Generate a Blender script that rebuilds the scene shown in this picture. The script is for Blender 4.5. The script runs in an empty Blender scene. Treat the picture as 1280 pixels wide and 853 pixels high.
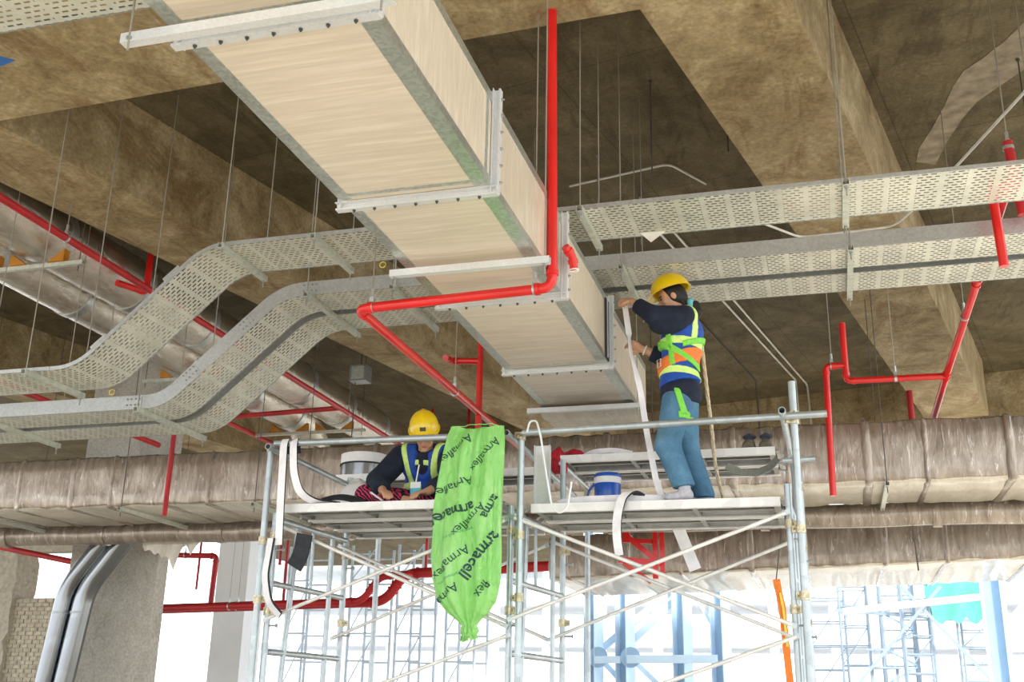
import bpy, math, random
import numpy as np
from mathutils import Vector, Matrix, bvhtree

random.seed(7)
scene = bpy.context.scene
COL = scene.collection

# ------------------------------------------------------------------ camera
cam_data = bpy.data.cameras.new('camera')
cam_data.sensor_width = 36.0
cam_data.lens = 38.73
cam_data.clip_end = 400
cam = bpy.data.objects.new('camera', cam_data)
COL.objects.link(cam)
cam.matrix_world = (Matrix.Translation((0, 0, 1.6)) @ Matrix.Rotation(math.radians(16.17), 4, 'Z')
                    @ Matrix.Rotation(math.radians(90 + 18.38), 4, 'X') @ Matrix.Rotation(math.radians(1.16), 4, 'Z'))
scene.camera = cam

# ------------------------------------------------------------------ sky and exposure
world = bpy.data.worlds.new('overcast_sky')
scene.world = world
world.use_nodes = True
bg = world.node_tree.nodes['Background']
bg.inputs['Color'].default_value = (0.93, 0.965, 1.0, 1)
bg.inputs['Strength'].default_value = 3.2
sun_data = bpy.data.lights.new('sun', 'SUN')
sun_data.energy = 7.5
sun_data.angle = math.radians(6)
sun_data.color = (1.0, 0.95, 0.86)
sun = bpy.data.objects.new('sun', sun_data)
COL.objects.link(sun)
sun.rotation_euler = (math.radians(57), 0, math.radians(28))
scene.view_settings.view_transform = 'Standard'
scene.view_settings.look = 'None'
scene.view_settings.gamma = 1.0
scene.view_settings.use_curve_mapping = False
scene.view_settings.exposure = -0.15

# ------------------------------------------------------------------ node helpers
class NV:
    """a socket in a node tree with arithmetic"""
    def __init__(s, nt, sock): s.nt, s.s = nt, sock
    def _m(s, op, o=None, p=None):
        n = s.nt.nodes.new('ShaderNodeMath'); n.operation = op
        s.nt.links.new(s.s, n.inputs[0])
        for i, q in ((1, o), (2, p)):
            if q is None: continue
            if isinstance(q, NV): s.nt.links.new(q.s, n.inputs[i])
            else: n.inputs[i].default_value = q
        return NV(s.nt, n.outputs[0])
    def __add__(s, o): return s._m('ADD', o)
    def __sub__(s, o): return s._m('SUBTRACT', o)
    def __mul__(s, o): return s._m('MULTIPLY', o)
    def __truediv__(s, o): return s._m('DIVIDE', o)
    def lt(s, o): return s._m('LESS_THAN', o)
    def gt(s, o): return s._m('GREATER_THAN', o)
    def abs(s): return s._m('ABSOLUTE')
    def frac(s): return s._m('FRACT')
    def floor(s): return s._m('FLOOR')
    def mod(s, o): return s._m('MODULO', o)
    def pow(s, o): return s._m('POWER', o)

MATS = {}
def new_mat(name):
    m = bpy.data.materials.new(name); m.use_nodes = True
    nt = m.node_tree
    b = nt.nodes['Principled BSDF']
    MATS[name] = m
    return m, nt, b

def coords(nt, kind='Object', scale=(1, 1, 1), rot=(0, 0, 0)):
    tc = nt.nodes.new('ShaderNodeTexCoord'); mp = nt.nodes.new('ShaderNodeMapping')
    nt.links.new(tc.outputs[kind], mp.inputs[0])
    mp.inputs['Scale'].default_value = scale; mp.inputs['Rotation'].default_value = rot
    return mp.outputs[0]

def worldpos(nt, scale=(1, 1, 1), rot=(0, 0, 0)):
    g = nt.nodes.new('ShaderNodeNewGeometry'); mp = nt.nodes.new('ShaderNodeMapping')
    nt.links.new(g.outputs['Position'], mp.inputs[0])
    mp.inputs['Scale'].default_value = scale; mp.inputs['Rotation'].default_value = rot
    return mp.outputs[0]

def noise(nt, vec, scale, detail=4, rough=0.55, dist=0.0):
    n = nt.nodes.new('ShaderNodeTexNoise')
    nt.links.new(vec, n.inputs['Vector'])
    n.inputs['Scale'].default_value = scale; n.inputs['Detail'].default_value = detail
    n.inputs['Roughness'].default_value = rough; n.inputs['Distortion'].default_value = dist
    return n.outputs['Fac']

def ramp(nt, fac, stops):
    r = nt.nodes.new('ShaderNodeValToRGB')
    nt.links.new(fac, r.inputs[0])
    e = r.color_ramp.elements
    while len(e) < len(stops): e.new(0.5)
    for el, (p, c) in zip(e, stops):
        el.position = p; el.color = (*c, 1) if len(c) == 3 else c
    return r.outputs[0]

def mix(nt, fac, a, b, mode='MIX'):
    n = nt.nodes.new('ShaderNodeMix'); n.data_type = 'RGBA'; n.blend_type = mode
    for i, q in ((0, fac), (6, a), (7, b)):
        if isinstance(q, NV): q = q.s
        if isinstance(q, bpy.types.NodeSocket): nt.links.new(q, n.inputs[i])
        elif i == 0: n.inputs[0].default_value = q
        else: n.inputs[i].default_value = (*q, 1)
    return n.outputs[2]

def bump(nt, b, height, strength=0.3, dist=0.01):
    n = nt.nodes.new('ShaderNodeBump')
    n.inputs['Strength'].default_value = strength; n.inputs['Distance'].default_value = dist
    nt.links.new(height, n.inputs['Height']); nt.links.new(n.outputs[0], b.inputs['Normal'])

def simple(name, col, rough=0.5, metal=0.0, var=0.12, vscale=9.0, bmp=0.0, coat=0.0):
    m, nt, b = new_mat(name)
    f = noise(nt, worldpos(nt), vscale, 5)
    dark = tuple(c * (1 - var) for c in col); lite = tuple(min(1, c * (1 + var)) for c in col)
    nt.links.new(ramp(nt, f, [(0.3, dark), (0.7, lite)]), b.inputs['Base Color'])
    b.inputs['Roughness'].default_value = rough; b.inputs['Metallic'].default_value = metal
    b.inputs['Coat Weight'].default_value = coat
    if bmp: bump(nt, b, f, bmp)
    return m

# ------------------------------------------------------------------ materials
def mat_concrete(name, c_dark, c_mid, c_lite, stain, joints=0.0):
    m, nt, b = new_mat(name)
    p = worldpos(nt)
    big = noise(nt, p, 0.5, 6, 0.62, 0.6)
    med = noise(nt, p, 1.9, 9, 0.70, 0.5)
    fine = noise(nt, p, 30, 4, 0.6)
    st = noise(nt, worldpos(nt, (2.2, 0.6, 1.0), (0, 0, 0.3)), 1.2, 7, 0.7, 1.4)
    base = ramp(nt, med, [(0.33, c_dark), (0.5, c_mid), (0.66, c_lite)])
    base = mix(nt, (NV(nt, big) - 0.40) * 2.2, base, mix(nt, 0.55, base, c_lite))
    sf = ramp(nt, st, [(0.52, (0, 0, 0)), (0.64, (1, 1, 1))])
    base = mix(nt, NV(nt, sf) * 0.6, base, stain)
    base = mix(nt, 0.4, base, ramp(nt, fine, [(0.3, (0.2, 0.2, 0.2)), (0.7, (0.8, 0.8, 0.8))]), 'OVERLAY')
    if joints:
        sep = nt.nodes.new('ShaderNodeSeparateXYZ'); nt.links.new(worldpos(nt, (1, 1, 1), (0, 0, math.radians(12.3))), sep.inputs[0])
        wob = (NV(nt, med) - 0.5) * 0.02
        ln = ((NV(nt, sep.outputs[0]) + wob) / 1.22).frac().lt(0.010) + ((NV(nt, sep.outputs[1]) + wob) / 2.44).frac().lt(0.005)
        base = mix(nt, ln * joints, base, tuple(c * 0.35 for c in c_dark))
    nt.links.new(base, b.inputs['Base Color'])
    b.inputs['Roughness'].default_value = 0.85
    bump(nt, b, (NV(nt, med) * 0.7 + NV(nt, fine) * 0.3).s, 0.3, 0.012)
    return m
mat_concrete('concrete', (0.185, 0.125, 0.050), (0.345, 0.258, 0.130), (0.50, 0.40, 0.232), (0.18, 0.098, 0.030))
mat_concrete('concrete_slab_shaded', (0.070, 0.051, 0.021), (0.118, 0.090, 0.042), (0.18, 0.142, 0.072), (0.050, 0.034, 0.013), 0.5)  # darker copy of concrete: shade between the beams is put into the colour
mat_concrete('concrete_column', (0.40, 0.37, 0.31), (0.50, 0.47, 0.41), (0.60, 0.57, 0.50), (0.36, 0.32, 0.26))
mat_concrete('concrete_floor', (0.60, 0.55, 0.46), (0.68, 0.63, 0.54), (0.75, 0.71, 0.62), (0.55, 0.48, 0.39))
simple('plaster_patch', (0.50, 0.45, 0.36), 0.9, 0, 0.22, 14, 0.5)
simple('mortar_grey', (0.30, 0.25, 0.175), 0.95, 0, 0.35, 9, 0.6)
simple('brick', (0.56, 0.50, 0.38), 0.9, 0, 0.3, 11, 0.4)
simple('mortar', (0.44, 0.40, 0.32), 0.95, 0, 0.2, 20, 0.4)
simple('ground', (0.33, 0.32, 0.30), 0.95, 0, 0.15, 0.4)

def mat_film(name, base, lite, rough, streak_rot, streak=1.0):
    """sheet covered by clear stretch film: fine streaks and glossy wrinkles"""
    m, nt, b = new_mat(name)
    w = worldpos(nt, (3.0, 1.0, 3.0) if streak_rot == 0 else (0.35, 9.0, 1.0), (0, 0, 0))
    s1 = noise(nt, worldpos(nt, (0.9, 14.0, 2.0), (0, 0, streak_rot)), 2.4, 6, 0.6, 0.5)
    s2 = noise(nt, worldpos(nt, (0.5, 42.0, 4.0), (0, 0, streak_rot + 0.05)), 2.2, 5, 0.6, 0.3)
    big = noise(nt, worldpos(nt), 1.1, 3)
    col = ramp(nt, s1, [(0.34, tuple(c * 0.90 for c in base)), (0.52, base), (0.74, lite)])
    col = mix(nt, NV(nt, ramp(nt, s2, [(0.60, (0, 0, 0)), (0.78, (1, 1, 1))])) * (0.45 * streak), col, (0.93, 0.90, 0.85))
    col = mix(nt, 0.25, col, ramp(nt, big, [(0.3, (0.36, 0.36, 0.36)), (0.7, (0.64, 0.64, 0.62))]), 'OVERLAY')
    nt.links.new(col, b.inputs['Base Color'])
    b.inputs['Roughness'].default_value = rough
    b.inputs['Coat Weight'].default_value = 0.35; b.inputs['Coat Roughness'].default_value = 0.18
    bump(nt, b, (NV(nt, s1) * 0.6 + NV(nt, s2) * 0.5).s, 0.35, 0.006)
    return m
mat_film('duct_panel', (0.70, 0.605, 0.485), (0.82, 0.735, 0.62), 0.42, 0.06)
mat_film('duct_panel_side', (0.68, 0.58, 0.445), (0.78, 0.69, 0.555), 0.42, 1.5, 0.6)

def mat_wrap(name, a, c, d, metal=0.25, rough=0.3):
    """insulation jacket under wrinkled clear plastic"""
    m, nt, b = new_mat(name)
    n1 = noise(nt, worldpos(nt, (5.0, 1.0, 1.2)), 1.6, 7, 0.65, 1.2)
    n2 = noise(nt, worldpos(nt, (10.0, 3.0, 2.0), (0.3, 0.5, 0.2)), 2.5, 6, 0.7, 0.8)
    col = ramp(nt, n1, [(0.30, a), (0.52, c), (0.72, d)])
    hi = ramp(nt, n2, [(0.58, (0, 0, 0)), (0.66, (1, 1, 1))])  # white glints of the plastic, painted into the base colour
    col = mix(nt, NV(nt, hi) * 0.55, col, (0.93, 0.91, 0.88))
    nt.links.new(col, b.inputs['Base Color'])
    b.inputs['Roughness'].default_value = rough; b.inputs['Metallic'].default_value = metal
    b.inputs['Coat Weight'].default_value = 0.5; b.inputs['Coat Roughness'].default_value = 0.12
    bump(nt, b, (NV(nt, n1) * 0.5 + NV(nt, n2) * 0.6).s, 0.8, 0.02)
    return m
mat_wrap('wrapped_jacket', (0.25, 0.20, 0.155), (0.42, 0.35, 0.285), (0.60, 0.53, 0.45), 0.5, 0.25)
mat_wrap('wrapped_pipe', (0.22, 0.175, 0.135), (0.36, 0.30, 0.245), (0.50, 0.43, 0.37), 0.5, 0.25)
mat_wrap('pale_film', (0.60, 0.54, 0.43), (0.70, 0.64, 0.53), (0.82, 0.77, 0.67), 0.0, 0.4)  # loose film; also paints floor bounce on the wrapped ducts' undersides
mat_wrap('foil_duct', (0.50, 0.45, 0.37), (0.62, 0.57, 0.48), (0.74, 0.69, 0.60), 0.85, 0.2)

def mat_galv(name, col, metal=0.55, rough=0.38, spangle=26.0, var=0.16):
    m, nt, b = new_mat(name)
    v = nt.nodes.new('ShaderNodeTexVoronoi'); v.inputs['Scale'].default_value = spangle
    nt.links.new(worldpos(nt), v.inputs['Vector'])
    bw = NV(nt, v.outputs['Color'])
    sep = nt.nodes.new('ShaderNodeSeparateColor'); nt.links.new(v.outputs['Color'], sep.inputs[0])
    big = noise(nt, worldpos(nt), 3.0, 4)
    f = (NV(nt, sep.outputs[0]) * 0.35 + NV(nt, big) * 0.65)
    nt.links.new(ramp(nt, f.s, [(0.25, tuple(c * (1 - var) for c in col)), (0.75, tuple(min(1, c * (1 + var)) for c in col))]), b.inputs['Base Color'])
    b.inputs['Metallic'].default_value = metal; b.inputs['Roughness'].default_value = rough
    return m
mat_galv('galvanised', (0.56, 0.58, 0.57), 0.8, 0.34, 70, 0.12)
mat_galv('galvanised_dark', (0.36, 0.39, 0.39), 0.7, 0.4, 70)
mat_galv('flange_white', (0.74, 0.75, 0.75), 0.3, 0.38, 110, 0.07)
mat_galv('foil_tape', (0.56, 0.59, 0.54), 0.8, 0.33, 60, 0.2)
mat_galv('scaffold_steel', (0.44, 0.49, 0.51), 0.55, 0.34, 14)
mat_galv('deck_under', (0.085, 0.09, 0.095), 0.4, 0.45, 10, 0.2)
mat_galv('deck_rib', (0.27, 0.265, 0.25), 0.4, 0.42, 30, 0.15)
mat_galv('deck_steel', (0.80, 0.79, 0.77), 0.25, 0.45, 10, 0.12)
mat_galv('bright_pipe', (0.27, 0.285, 0.30), 0.95, 0.2, 5, 0.1)
mat_galv('coupler_steel', (0.50, 0.44, 0.30), 0.6, 0.38, 60, 0.4)
mat_galv('strut_channel', (0.60, 0.63, 0.55), 0.45, 0.4, 30, 0.14)
simple('rod_steel', (0.36, 0.34, 0.28), 0.5, 0.4)
simple('dark_rod', (0.10, 0.09, 0.08), 0.6, 0.2)
simple('bolt_steel', (0.40, 0.41, 0.40), 0.4, 0.7)
simple('clip_dark', (0.10, 0.11, 0.10), 0.5, 0.5)
simple('red_paint', (0.72, 0.012, 0.010), 0.32, 0.0, 0.12, 4, 0, 0.3)
simple('red_old', (0.52, 0.018, 0.022), 0.4, 0.0, 0.2, 4)
simple('black_rubber', (0.022, 0.026, 0.034), 0.75, 0.0, 0.3, 30, 0.3)
simple('orange_foam', (0.55, 0.22, 0.02), 0.8)
simple('white_tag', (0.86, 0.84, 0.78), 0.6)
simple('white_tape', (0.88, 0.87, 0.92), 0.4)
simple('conduit', (0.74, 0.72, 0.64), 0.4, 0.3)
simple('blue_marker', (0.03, 0.16, 0.50), 0.6)
simple('yellow_cord', (0.86, 0.68, 0.10), 0.6)
simple('green_marker', (0.03, 0.30, 0.16), 0.6)

def mat_tray(name, col):
    """perforated galvanised sheet: real holes by transparency, laid out along the sheet's own length"""
    m, nt, b = new_mat(name)
    uv = nt.nodes.new('ShaderNodeTexCoord'); sep = nt.nodes.new('ShaderNodeSeparateXYZ')
    nt.links.new(uv.outputs['UV'], sep.inputs[0])
    u, v = NV(nt, sep.outputs[0]), NV(nt, sep.outputs[1])
    row = (v / 0.036).floor()
    uu = (u / 0.052) + (row.mod(2.0)) * 0.5
    slot = ((uu.frac() - 0.5).abs()).lt(0.32) * (((v / 0.036).frac() - 0.5).abs()).lt(0.17)
    band = (((u / 0.161).frac() - 0.5).abs()).lt(0.40)
    hole = slot * band
    f = noise(nt, worldpos(nt), 5.0, 5)
    nt.links.new(ramp(nt, f, [(0.3, tuple(c * 0.85 for c in col)), (0.7, tuple(min(1, c * 1.12) for c in col))]), b.inputs['Base Color'])
    b.inputs['Metallic'].default_value = 0.35; b.inputs['Roughness'].default_value = 0.38
    alpha = NV(nt, hole.s)._m('MULTIPLY', -1.0) + 1.0
    nt.links.new(alpha.s, b.inputs['Alpha'])
    return m
mat_tray('tray_sheet', (0.70, 0.70, 0.60))

# ------------------------------------------------------------------ geometry helpers
def V(*a): return Vector(a if len(a) == 3 else a[0])

def tag(o, label=None, cat=None, group=None, kind=None):
    if label: o['label'] = label
    if cat: o['category'] = cat
    if group: o['group'] = group
    if kind: o['kind'] = kind
    return o

def thing(name, label, cat, loc=(0, 0, 0), group=None):
    o = bpy.data.objects.new(name, None); COL.objects.link(o)
    o.empty_display_size = 0.1
    o.location = loc
    return tag(o, label, cat, group)

def wloc(o):
    l = Vector((0, 0, 0))
    while o is not None:
        l += o.location; o = o.parent
    return l

def fillet(pts, r, seg=5):
    """round the corners of a polyline"""
    pts = [Vector(p) for p in pts]; out = [pts[0]]
    for a, b, c in zip(pts, pts[1:], pts[2:]):
        d0, d1 = (a - b), (c - b)
        l = min(r, d0.length * 0.49, d1.length * 0.49)
        p0, p1 = b + d0.normalized() * l, b + d1.normalized() * l
        for i in range(seg + 1):
            t = i / seg
            out.append(p0 * (1 - t) ** 2 + b * 2 * t * (1 - t) + p1 * t * t)
    out.append(pts[-1])
    return out

class MB:
    def __init__(s): s.v, s.f, s.uv = [], [], {}
    def add(s, vs, fs):
        n = len(s.v); s.v += [tuple(v) for v in vs]; s.f += [tuple(i + n for i in f) for f in fs]; return s
    def box(s, x0, x1, y0, y1, z0, z1):
        return s.add([(x0, y0, z0), (x1, y0, z0), (x1, y1, z0), (x0, y1, z0), (x0, y0, z1), (x1, y0, z1), (x1, y1, z1), (x0, y1, z1)],
                     [(0, 3, 2, 1), (4, 5, 6, 7), (0, 1, 5, 4), (1, 2, 6, 5), (2, 3, 7, 6), (3, 0, 4, 7)])
    def obox(s, c, ax, ay, az, hx, hy, hz):
        c = Vector(c); ax, ay, az = Vector(ax) * hx, Vector(ay) * hy, Vector(az) * hz
        vs = [c + ax * i + ay * j + az * k for k in (-1, 1) for i, j in ((-1, -1), (1, -1), (1, 1), (-1, 1))]
        return s.add(vs, [(0, 3, 2, 1), (4, 5, 6, 7), (0, 1, 5, 4), (1, 2, 6, 5), (2, 3, 7, 6), (3, 0, 4, 7)])
    def bar(s, p0, p1, w, h, up=(0, 0, 1)):
        """rectangular bar from p0 to p1"""
        p0, p1 = Vector(p0), Vector(p1); d = p1 - p0; L = d.length; d.normalize()
        u = Vector(up); u = u - d * u.dot(d)
        if u.length < 1e-4: u = Vector((1, 0, 0)) - d * d.x
        u.normalize(); w_ = d.cross(u)
        return s.obox((p0 + p1) / 2, d, w_, u, L / 2, w / 2, h / 2)
    def extrude(s, prof, p0, p1, up=(0, 0, 1), closed=True):
        """closed 2d profile (side, up) swept from p0 to p1"""
        p0, p1 = Vector(p0), Vector(p1); d = (p1 - p0).normalized()
        u = Vector(up); u = (u - d * u.dot(d)).normalized(); w = d.cross(u)
        n = len(prof)
        vs = [p + w * a + u * b for p in (p0, p1) for a, b in prof]
        fs = [(i, (i + 1) % n, n + (i + 1) % n, n + i) for i in range(n)]
        fs += [tuple(range(n - 1, -1, -1)), tuple(range(n, 2 * n))]
        return s.add(vs, fs)
    def tube(s, pts, r, n=12, caps=True):
        pts = [Vector(p) for p in pts]
        rs = r if isinstance(r, (list, tuple)) else [r] * len(pts)
        rings = []; prev = None
        for i, p in enumerate(pts):
            t = (pts[min(i + 1, len(pts) - 1)] - pts[max(i - 1, 0)])
            if t.length < 1e-9: t = Vector((0, 0, 1))
            t.normalize()
            if prev is None:
                u = Vector((0, 0, 1)) if abs(t.z) < 0.9 else Vector((1, 0, 0))
            else: u = prev
            u = (u - t * u.dot(t)).normalized(); prev = u
            w = t.cross(u)
            rings.append([p + (u * math.cos(2 * math.pi * k / n) + w * math.sin(2 * math.pi * k / n)) * rs[i] for k in range(n)])
        vs = [v for ring in rings for v in ring]; fs = []
        for i in range(len(rings) - 1):
            for k in range(n):
                a, b = i * n + k, i * n + (k + 1) % n
                fs.append((a, b, b + n, a + n))
        if caps:
            fs.append(tuple(range(n - 1, -1, -1))); m = (len(rings) - 1) * n
            fs.append(tuple(range(m, m + n)))
        return s.add(vs, fs)
    def cyl(s, p0, p1, r, n=12, r1=None): return s.tube([p0, p1], [r, r if r1 is None else r1], n)
    def hollow(s, p0, p1, r, t=0.004, n=14):
        """open pipe end: a tube with a wall"""
        p0, p1 = Vector(p0), Vector(p1)
        d = (p1 - p0).normalized()
        u = Vector((0, 0, 1)) if abs(d.z) < 0.9 else Vector((1, 0, 0))
        u = (u - d * u.dot(d)).normalized(); w = d.cross(u)
        vs = []
        for p, rr in ((p0, r), (p1, r), (p1, r - t), (p0, r - t)):
            vs += [p + (u * math.cos(2 * math.pi * k / n) + w * math.sin(2 * math.pi * k / n)) * rr for k in range(n)]
        fs = []
        for i in range(4):
            j = (i + 1) % 4
            for k in range(n):
                fs.append((i * n + k, i * n + (k + 1) % n, j * n + (k + 1) % n, j * n + k))
        return s.add(vs, fs)
    def lathe(s, prof, c=(0, 0, 0), n=24, axis='Z'):
        c = Vector(c); vs = []; fs = []
        for r, z in prof:
            for k in range(n):
                a = 2 * math.pi * k / n
                x, y = r * math.cos(a), r * math.sin(a)
                q = Vector((x, y, z)) if axis == 'Z' else (Vector((z, x, y)) if axis == 'X' else Vector((y, z, x)))
                vs.append(c + q)
        m = len(prof)
        for i in range(m - 1):
            for k in range(n):
                fs.append((i * n + k, i * n + (k + 1) % n, (i + 1) * n + (k + 1) % n, (i + 1) * n + k))
        fs.append(tuple(range(n - 1, -1, -1))); fs.append(tuple(range((m - 1) * n, m * n)))
        return s.add(vs, fs)
    def ribbon(s, pts, wdirs, w, t):
        """strip of width w and thickness t along a polyline; wdirs: one vector or one per point"""
        pts = [Vector(p) for p in pts]
        if not isinstance(wdirs, list): wdirs = [wdirs] * len(pts)
        vs, fs = [], []
        for i, p in enumerate(pts):
            d = (pts[min(i + 1, len(pts) - 1)] - pts[max(i - 1, 0)]).normalized()
            wd = Vector(wdirs[i]); wd = (wd - d * wd.dot(d)).normalized(); nn = d.cross(wd)
            for a, b in ((-1, -1), (1, -1), (1, 1), (-1, 1)): vs.append(p + wd * (a * w / 2) + nn * (b * t / 2))
        for i in range(len(pts) - 1):
            for k in range(4): fs.append((i * 4 + k, i * 4 + (k + 1) % 4, i * 4 + 4 + (k + 1) % 4, i * 4 + 4 + k))
        fs.append((3, 2, 1, 0)); m = (len(pts) - 1) * 4; fs.append((m, m + 1, m + 2, m + 3))
        return s.add(vs, fs)
    def mesh(s, name, mat, smooth=35):
        me = bpy.data.meshes.new(name)
        me.from_pydata(s.v, [], s.f); me.update()
        if mat: me.materials.append(MATS[mat])
        if smooth:
            me.polygons.foreach_set('use_smooth', [True] * len(me.polygons))
            me.set_sharp_from_angle(angle=math.radians(smooth))
        return me
    def build(s, name, mat, parent=None, smooth=35, origin=None):
        if parent is None:
            a = np.array(s.v); lo, hi = a.min(0), a.max(0)
            o0 = Vector(origin) if origin else Vector(((lo[0] + hi[0]) / 2, (lo[1] + hi[1]) / 2, lo[2]))
        else: o0 = wloc(parent)
        s.v = [(x - o0.x, y - o0.y, z - o0.z) for x, y, z in s.v]
        o = bpy.data.objects.new(name, s.mesh(name, mat, smooth)); COL.objects.link(o)
        if parent is None: o.location = o0
        else: o.parent = parent
        return o

def inst(mesh, name, loc, parent, rotz=0.0):
    """object sharing mesh data, placed at a world position under a parent"""
    o = bpy.data.objects.new(name, mesh); COL.objects.link(o)
    o.parent = parent; o.location = Vector(loc) - wloc(parent); o.rotation_euler.z = rotz
    return o

def struct(o): o['kind'] = 'structure'; return o

# ------------------------------------------------------------------ the building shell
SLAB, SOFFIT = 6.70, 5.85
BU = Vector((math.sin(math.radians(12.3)), math.cos(math.radians(12.3)), 0))   # run of the long beams
BW = Vector((BU.y, -BU.x, 0))
def beam_long(name, edge_pt, width, y0, y1):
    """edge_pt: a point on the left edge of the soffit"""
    p = Vector(edge_pt)
    a = p + BU * ((y0 - p.y) / BU.y); b = p + BU * ((y1 - p.y) / BU.y)
    m = MB(); c = BW * width
    q = [a, a + c, b + c, b]
    ch = 0.02
    vs = [Vector((v.x, v.y, SOFFIT + 0.003)) for v in q] + [Vector((v.x, v.y, SLAB + 0.05)) for v in q]
    m.add(vs, [(0, 3, 2, 1), (4, 5, 6, 7), (0, 1, 5, 4), (1, 2, 6, 5), (2, 3, 7, 6), (3, 0, 4, 7)])
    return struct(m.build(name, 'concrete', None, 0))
BEAMS = [((-0.93, 5.99), 0.88), ((-6.72, 7.16), 0.86), ((-12.75, 8.4), 0.86)]
for i, ((bx_, by_), w_) in enumerate(BEAMS):
    beam_long('ceiling_beam', (bx_, by_, 0), w_, 5.7 - 0.041 * bx_, 17.4 if i == 0 else 19.0)
def soffit_at(x, y):
    if -0.041 * x + 3.95 < y < -0.041 * x + 5.95: return SOFFIT
    for (bx_, by_), w_ in BEAMS:
        d = (Vector((x, y, 0)) - Vector((bx_, by_, 0))).dot(BW)
        if 0 <= d <= w_: return SOFFIT
    return SLAB
m = MB(); m.add([(-20, 6.77, SOFFIT), (5.1, 5.741, SOFFIT), (5.1, 3.741, SOFFIT), (-20, 4.77, SOFFIT),
                 (-20, 6.77, 6.75), (5.1, 5.741, 6.75), (5.1, 3.741, 6.75), (-20, 4.77, 6.75)],
                [(0, 1, 2, 3), (7, 6, 5, 4), (1, 0, 4, 5), (2, 1, 5, 6), (3, 2, 6, 7), (0, 3, 7, 4)])
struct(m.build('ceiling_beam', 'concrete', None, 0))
m = MB(); c0, c1 = Vector((-20, 23.2, 0)), Vector((5.1, 17.29, 0)); dd = (c1 - c0).normalized(); nn = Vector((-dd.y, dd.x, 0)) * 1.2
q = [c0, c1, c1 + nn, c0 + nn]
m.add([(v.x, v.y, 5.2) for v in q] + [(v.x, v.y, 6.75) for v in q], [(0, 3, 2, 1), (4, 5, 6, 7), (0, 1, 5, 4), (1, 2, 6, 5), (2, 3, 7, 6), (3, 0, 4, 7)])
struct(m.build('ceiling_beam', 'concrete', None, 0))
struct(MB().box(-20, 5.2, -5.5, 21.5, SLAB, 7.0).build('ceiling', 'concrete_slab_shaded', None, 0))
struct(MB().box(-20, -6.5, 21.5, 40, SLAB, 7.0).build('ceiling', 'concrete_slab_shaded', None, 0))
struct(MB().box(-20, 5.2, -5.5, 40, -0.25, 0.0).build('floor', 'concrete_floor', None, 0))
struct(MB().box(-140, 140, -90, 190, -0.6, -0.5).build('floor_outside_ground', 'ground', None, 0))
# column standing behind the bright pipes
struct(MB().box(-9.98, -8.62, 13.0, 13.25, 0, SLAB).build('wall_column', 'concrete_column', None, 0))
# ------------------------------------------------------------------ rods, bolts
bolt_me = MB().lathe([(0.008, 0), (0.008, 0.006), (0.0045, 0.006), (0.0045, 0.014)], n=6, axis='Z')
def bolt_mesh(axis, r=0.008, h=0.010, mat='bolt_steel'):
    sgn = -1
    return MB().lathe([(r, 0), (r, sgn * h * 0.6), (r * 0.55, sgn * h * 0.6), (r * 0.55, sgn * h * 1.4)], n=6, axis=axis).mesh('bolt', mat)
BOLT_DOWN = bolt_mesh('Z'); BOLT_FRONT = bolt_mesh('Y')
CLIP_DOWN = MB().lathe([(0.009, 0), (0.009, -0.006), (0.005, -0.006), (0.005, -0.013)], n=6).mesh('clip', 'clip_dark', 0)
BOLT_SIDE = MB().lathe([(0.009, 0), (0.009, 0.006), (0.005, 0.006), (0.005, 0.016)], n=6, axis='X').mesh('bolt', 'bolt_steel')

# ------------------------------------------------------------------ main rectangular duct
XL, XR, ZB, ZT = -2.29, -1.495, 4.05, 4.56
duct = thing('rectangular_duct', 'large cream film-wrapped rectangular air duct with silver taped edges', 'duct', (-1.9, 5.5, ZB))
FL = [1.70, 3.20, 4.73, 6.245, 7.77, 9.52]
for i, (a, b) in enumerate(zip(FL, FL[1:])):
    sec = MB().box(XL, XR, a, b, ZB, ZT)
    me = sec.build('duct_section', 'duct_panel', duct, 0)
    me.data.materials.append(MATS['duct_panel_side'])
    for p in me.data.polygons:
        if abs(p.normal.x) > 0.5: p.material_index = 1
    t = 0.003
    for nm, bx in (('edge_tape', (XL - 0.001, XL + 0.062, a, b, ZB - t, ZB)), ('edge_tape', (XR - 0.075, XR + t, a, b, ZB - t, ZB)),
                   ('edge_tape', (XR, XR + t, a, b, ZB, ZB + 0.045)), ('edge_tape', (XR, XR + t, a, b, ZT - 0.05, ZT)),
                   ('edge_tape', (XR - 0.06, XR + t, a, b, ZT, ZT + t)), ('edge_tape', (XL - t, XL, a, b, ZB - t, ZB + 0.05))):
        MB().box(*bx).build(nm, 'foil_tape', me, 0)
    if i < 4:
        MB().box(XL + 0.062, XR - 0.075, b - 0.105, b - 0.075, ZB - t, ZB).build('cross_tape', 'foil_tape', me, 0)
        MB().box(XR, XR + t, b - 0.12, b - 0.085, ZB + 0.045, ZT - 0.05).build('cross_tape', 'foil_tape', me, 0)
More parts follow.
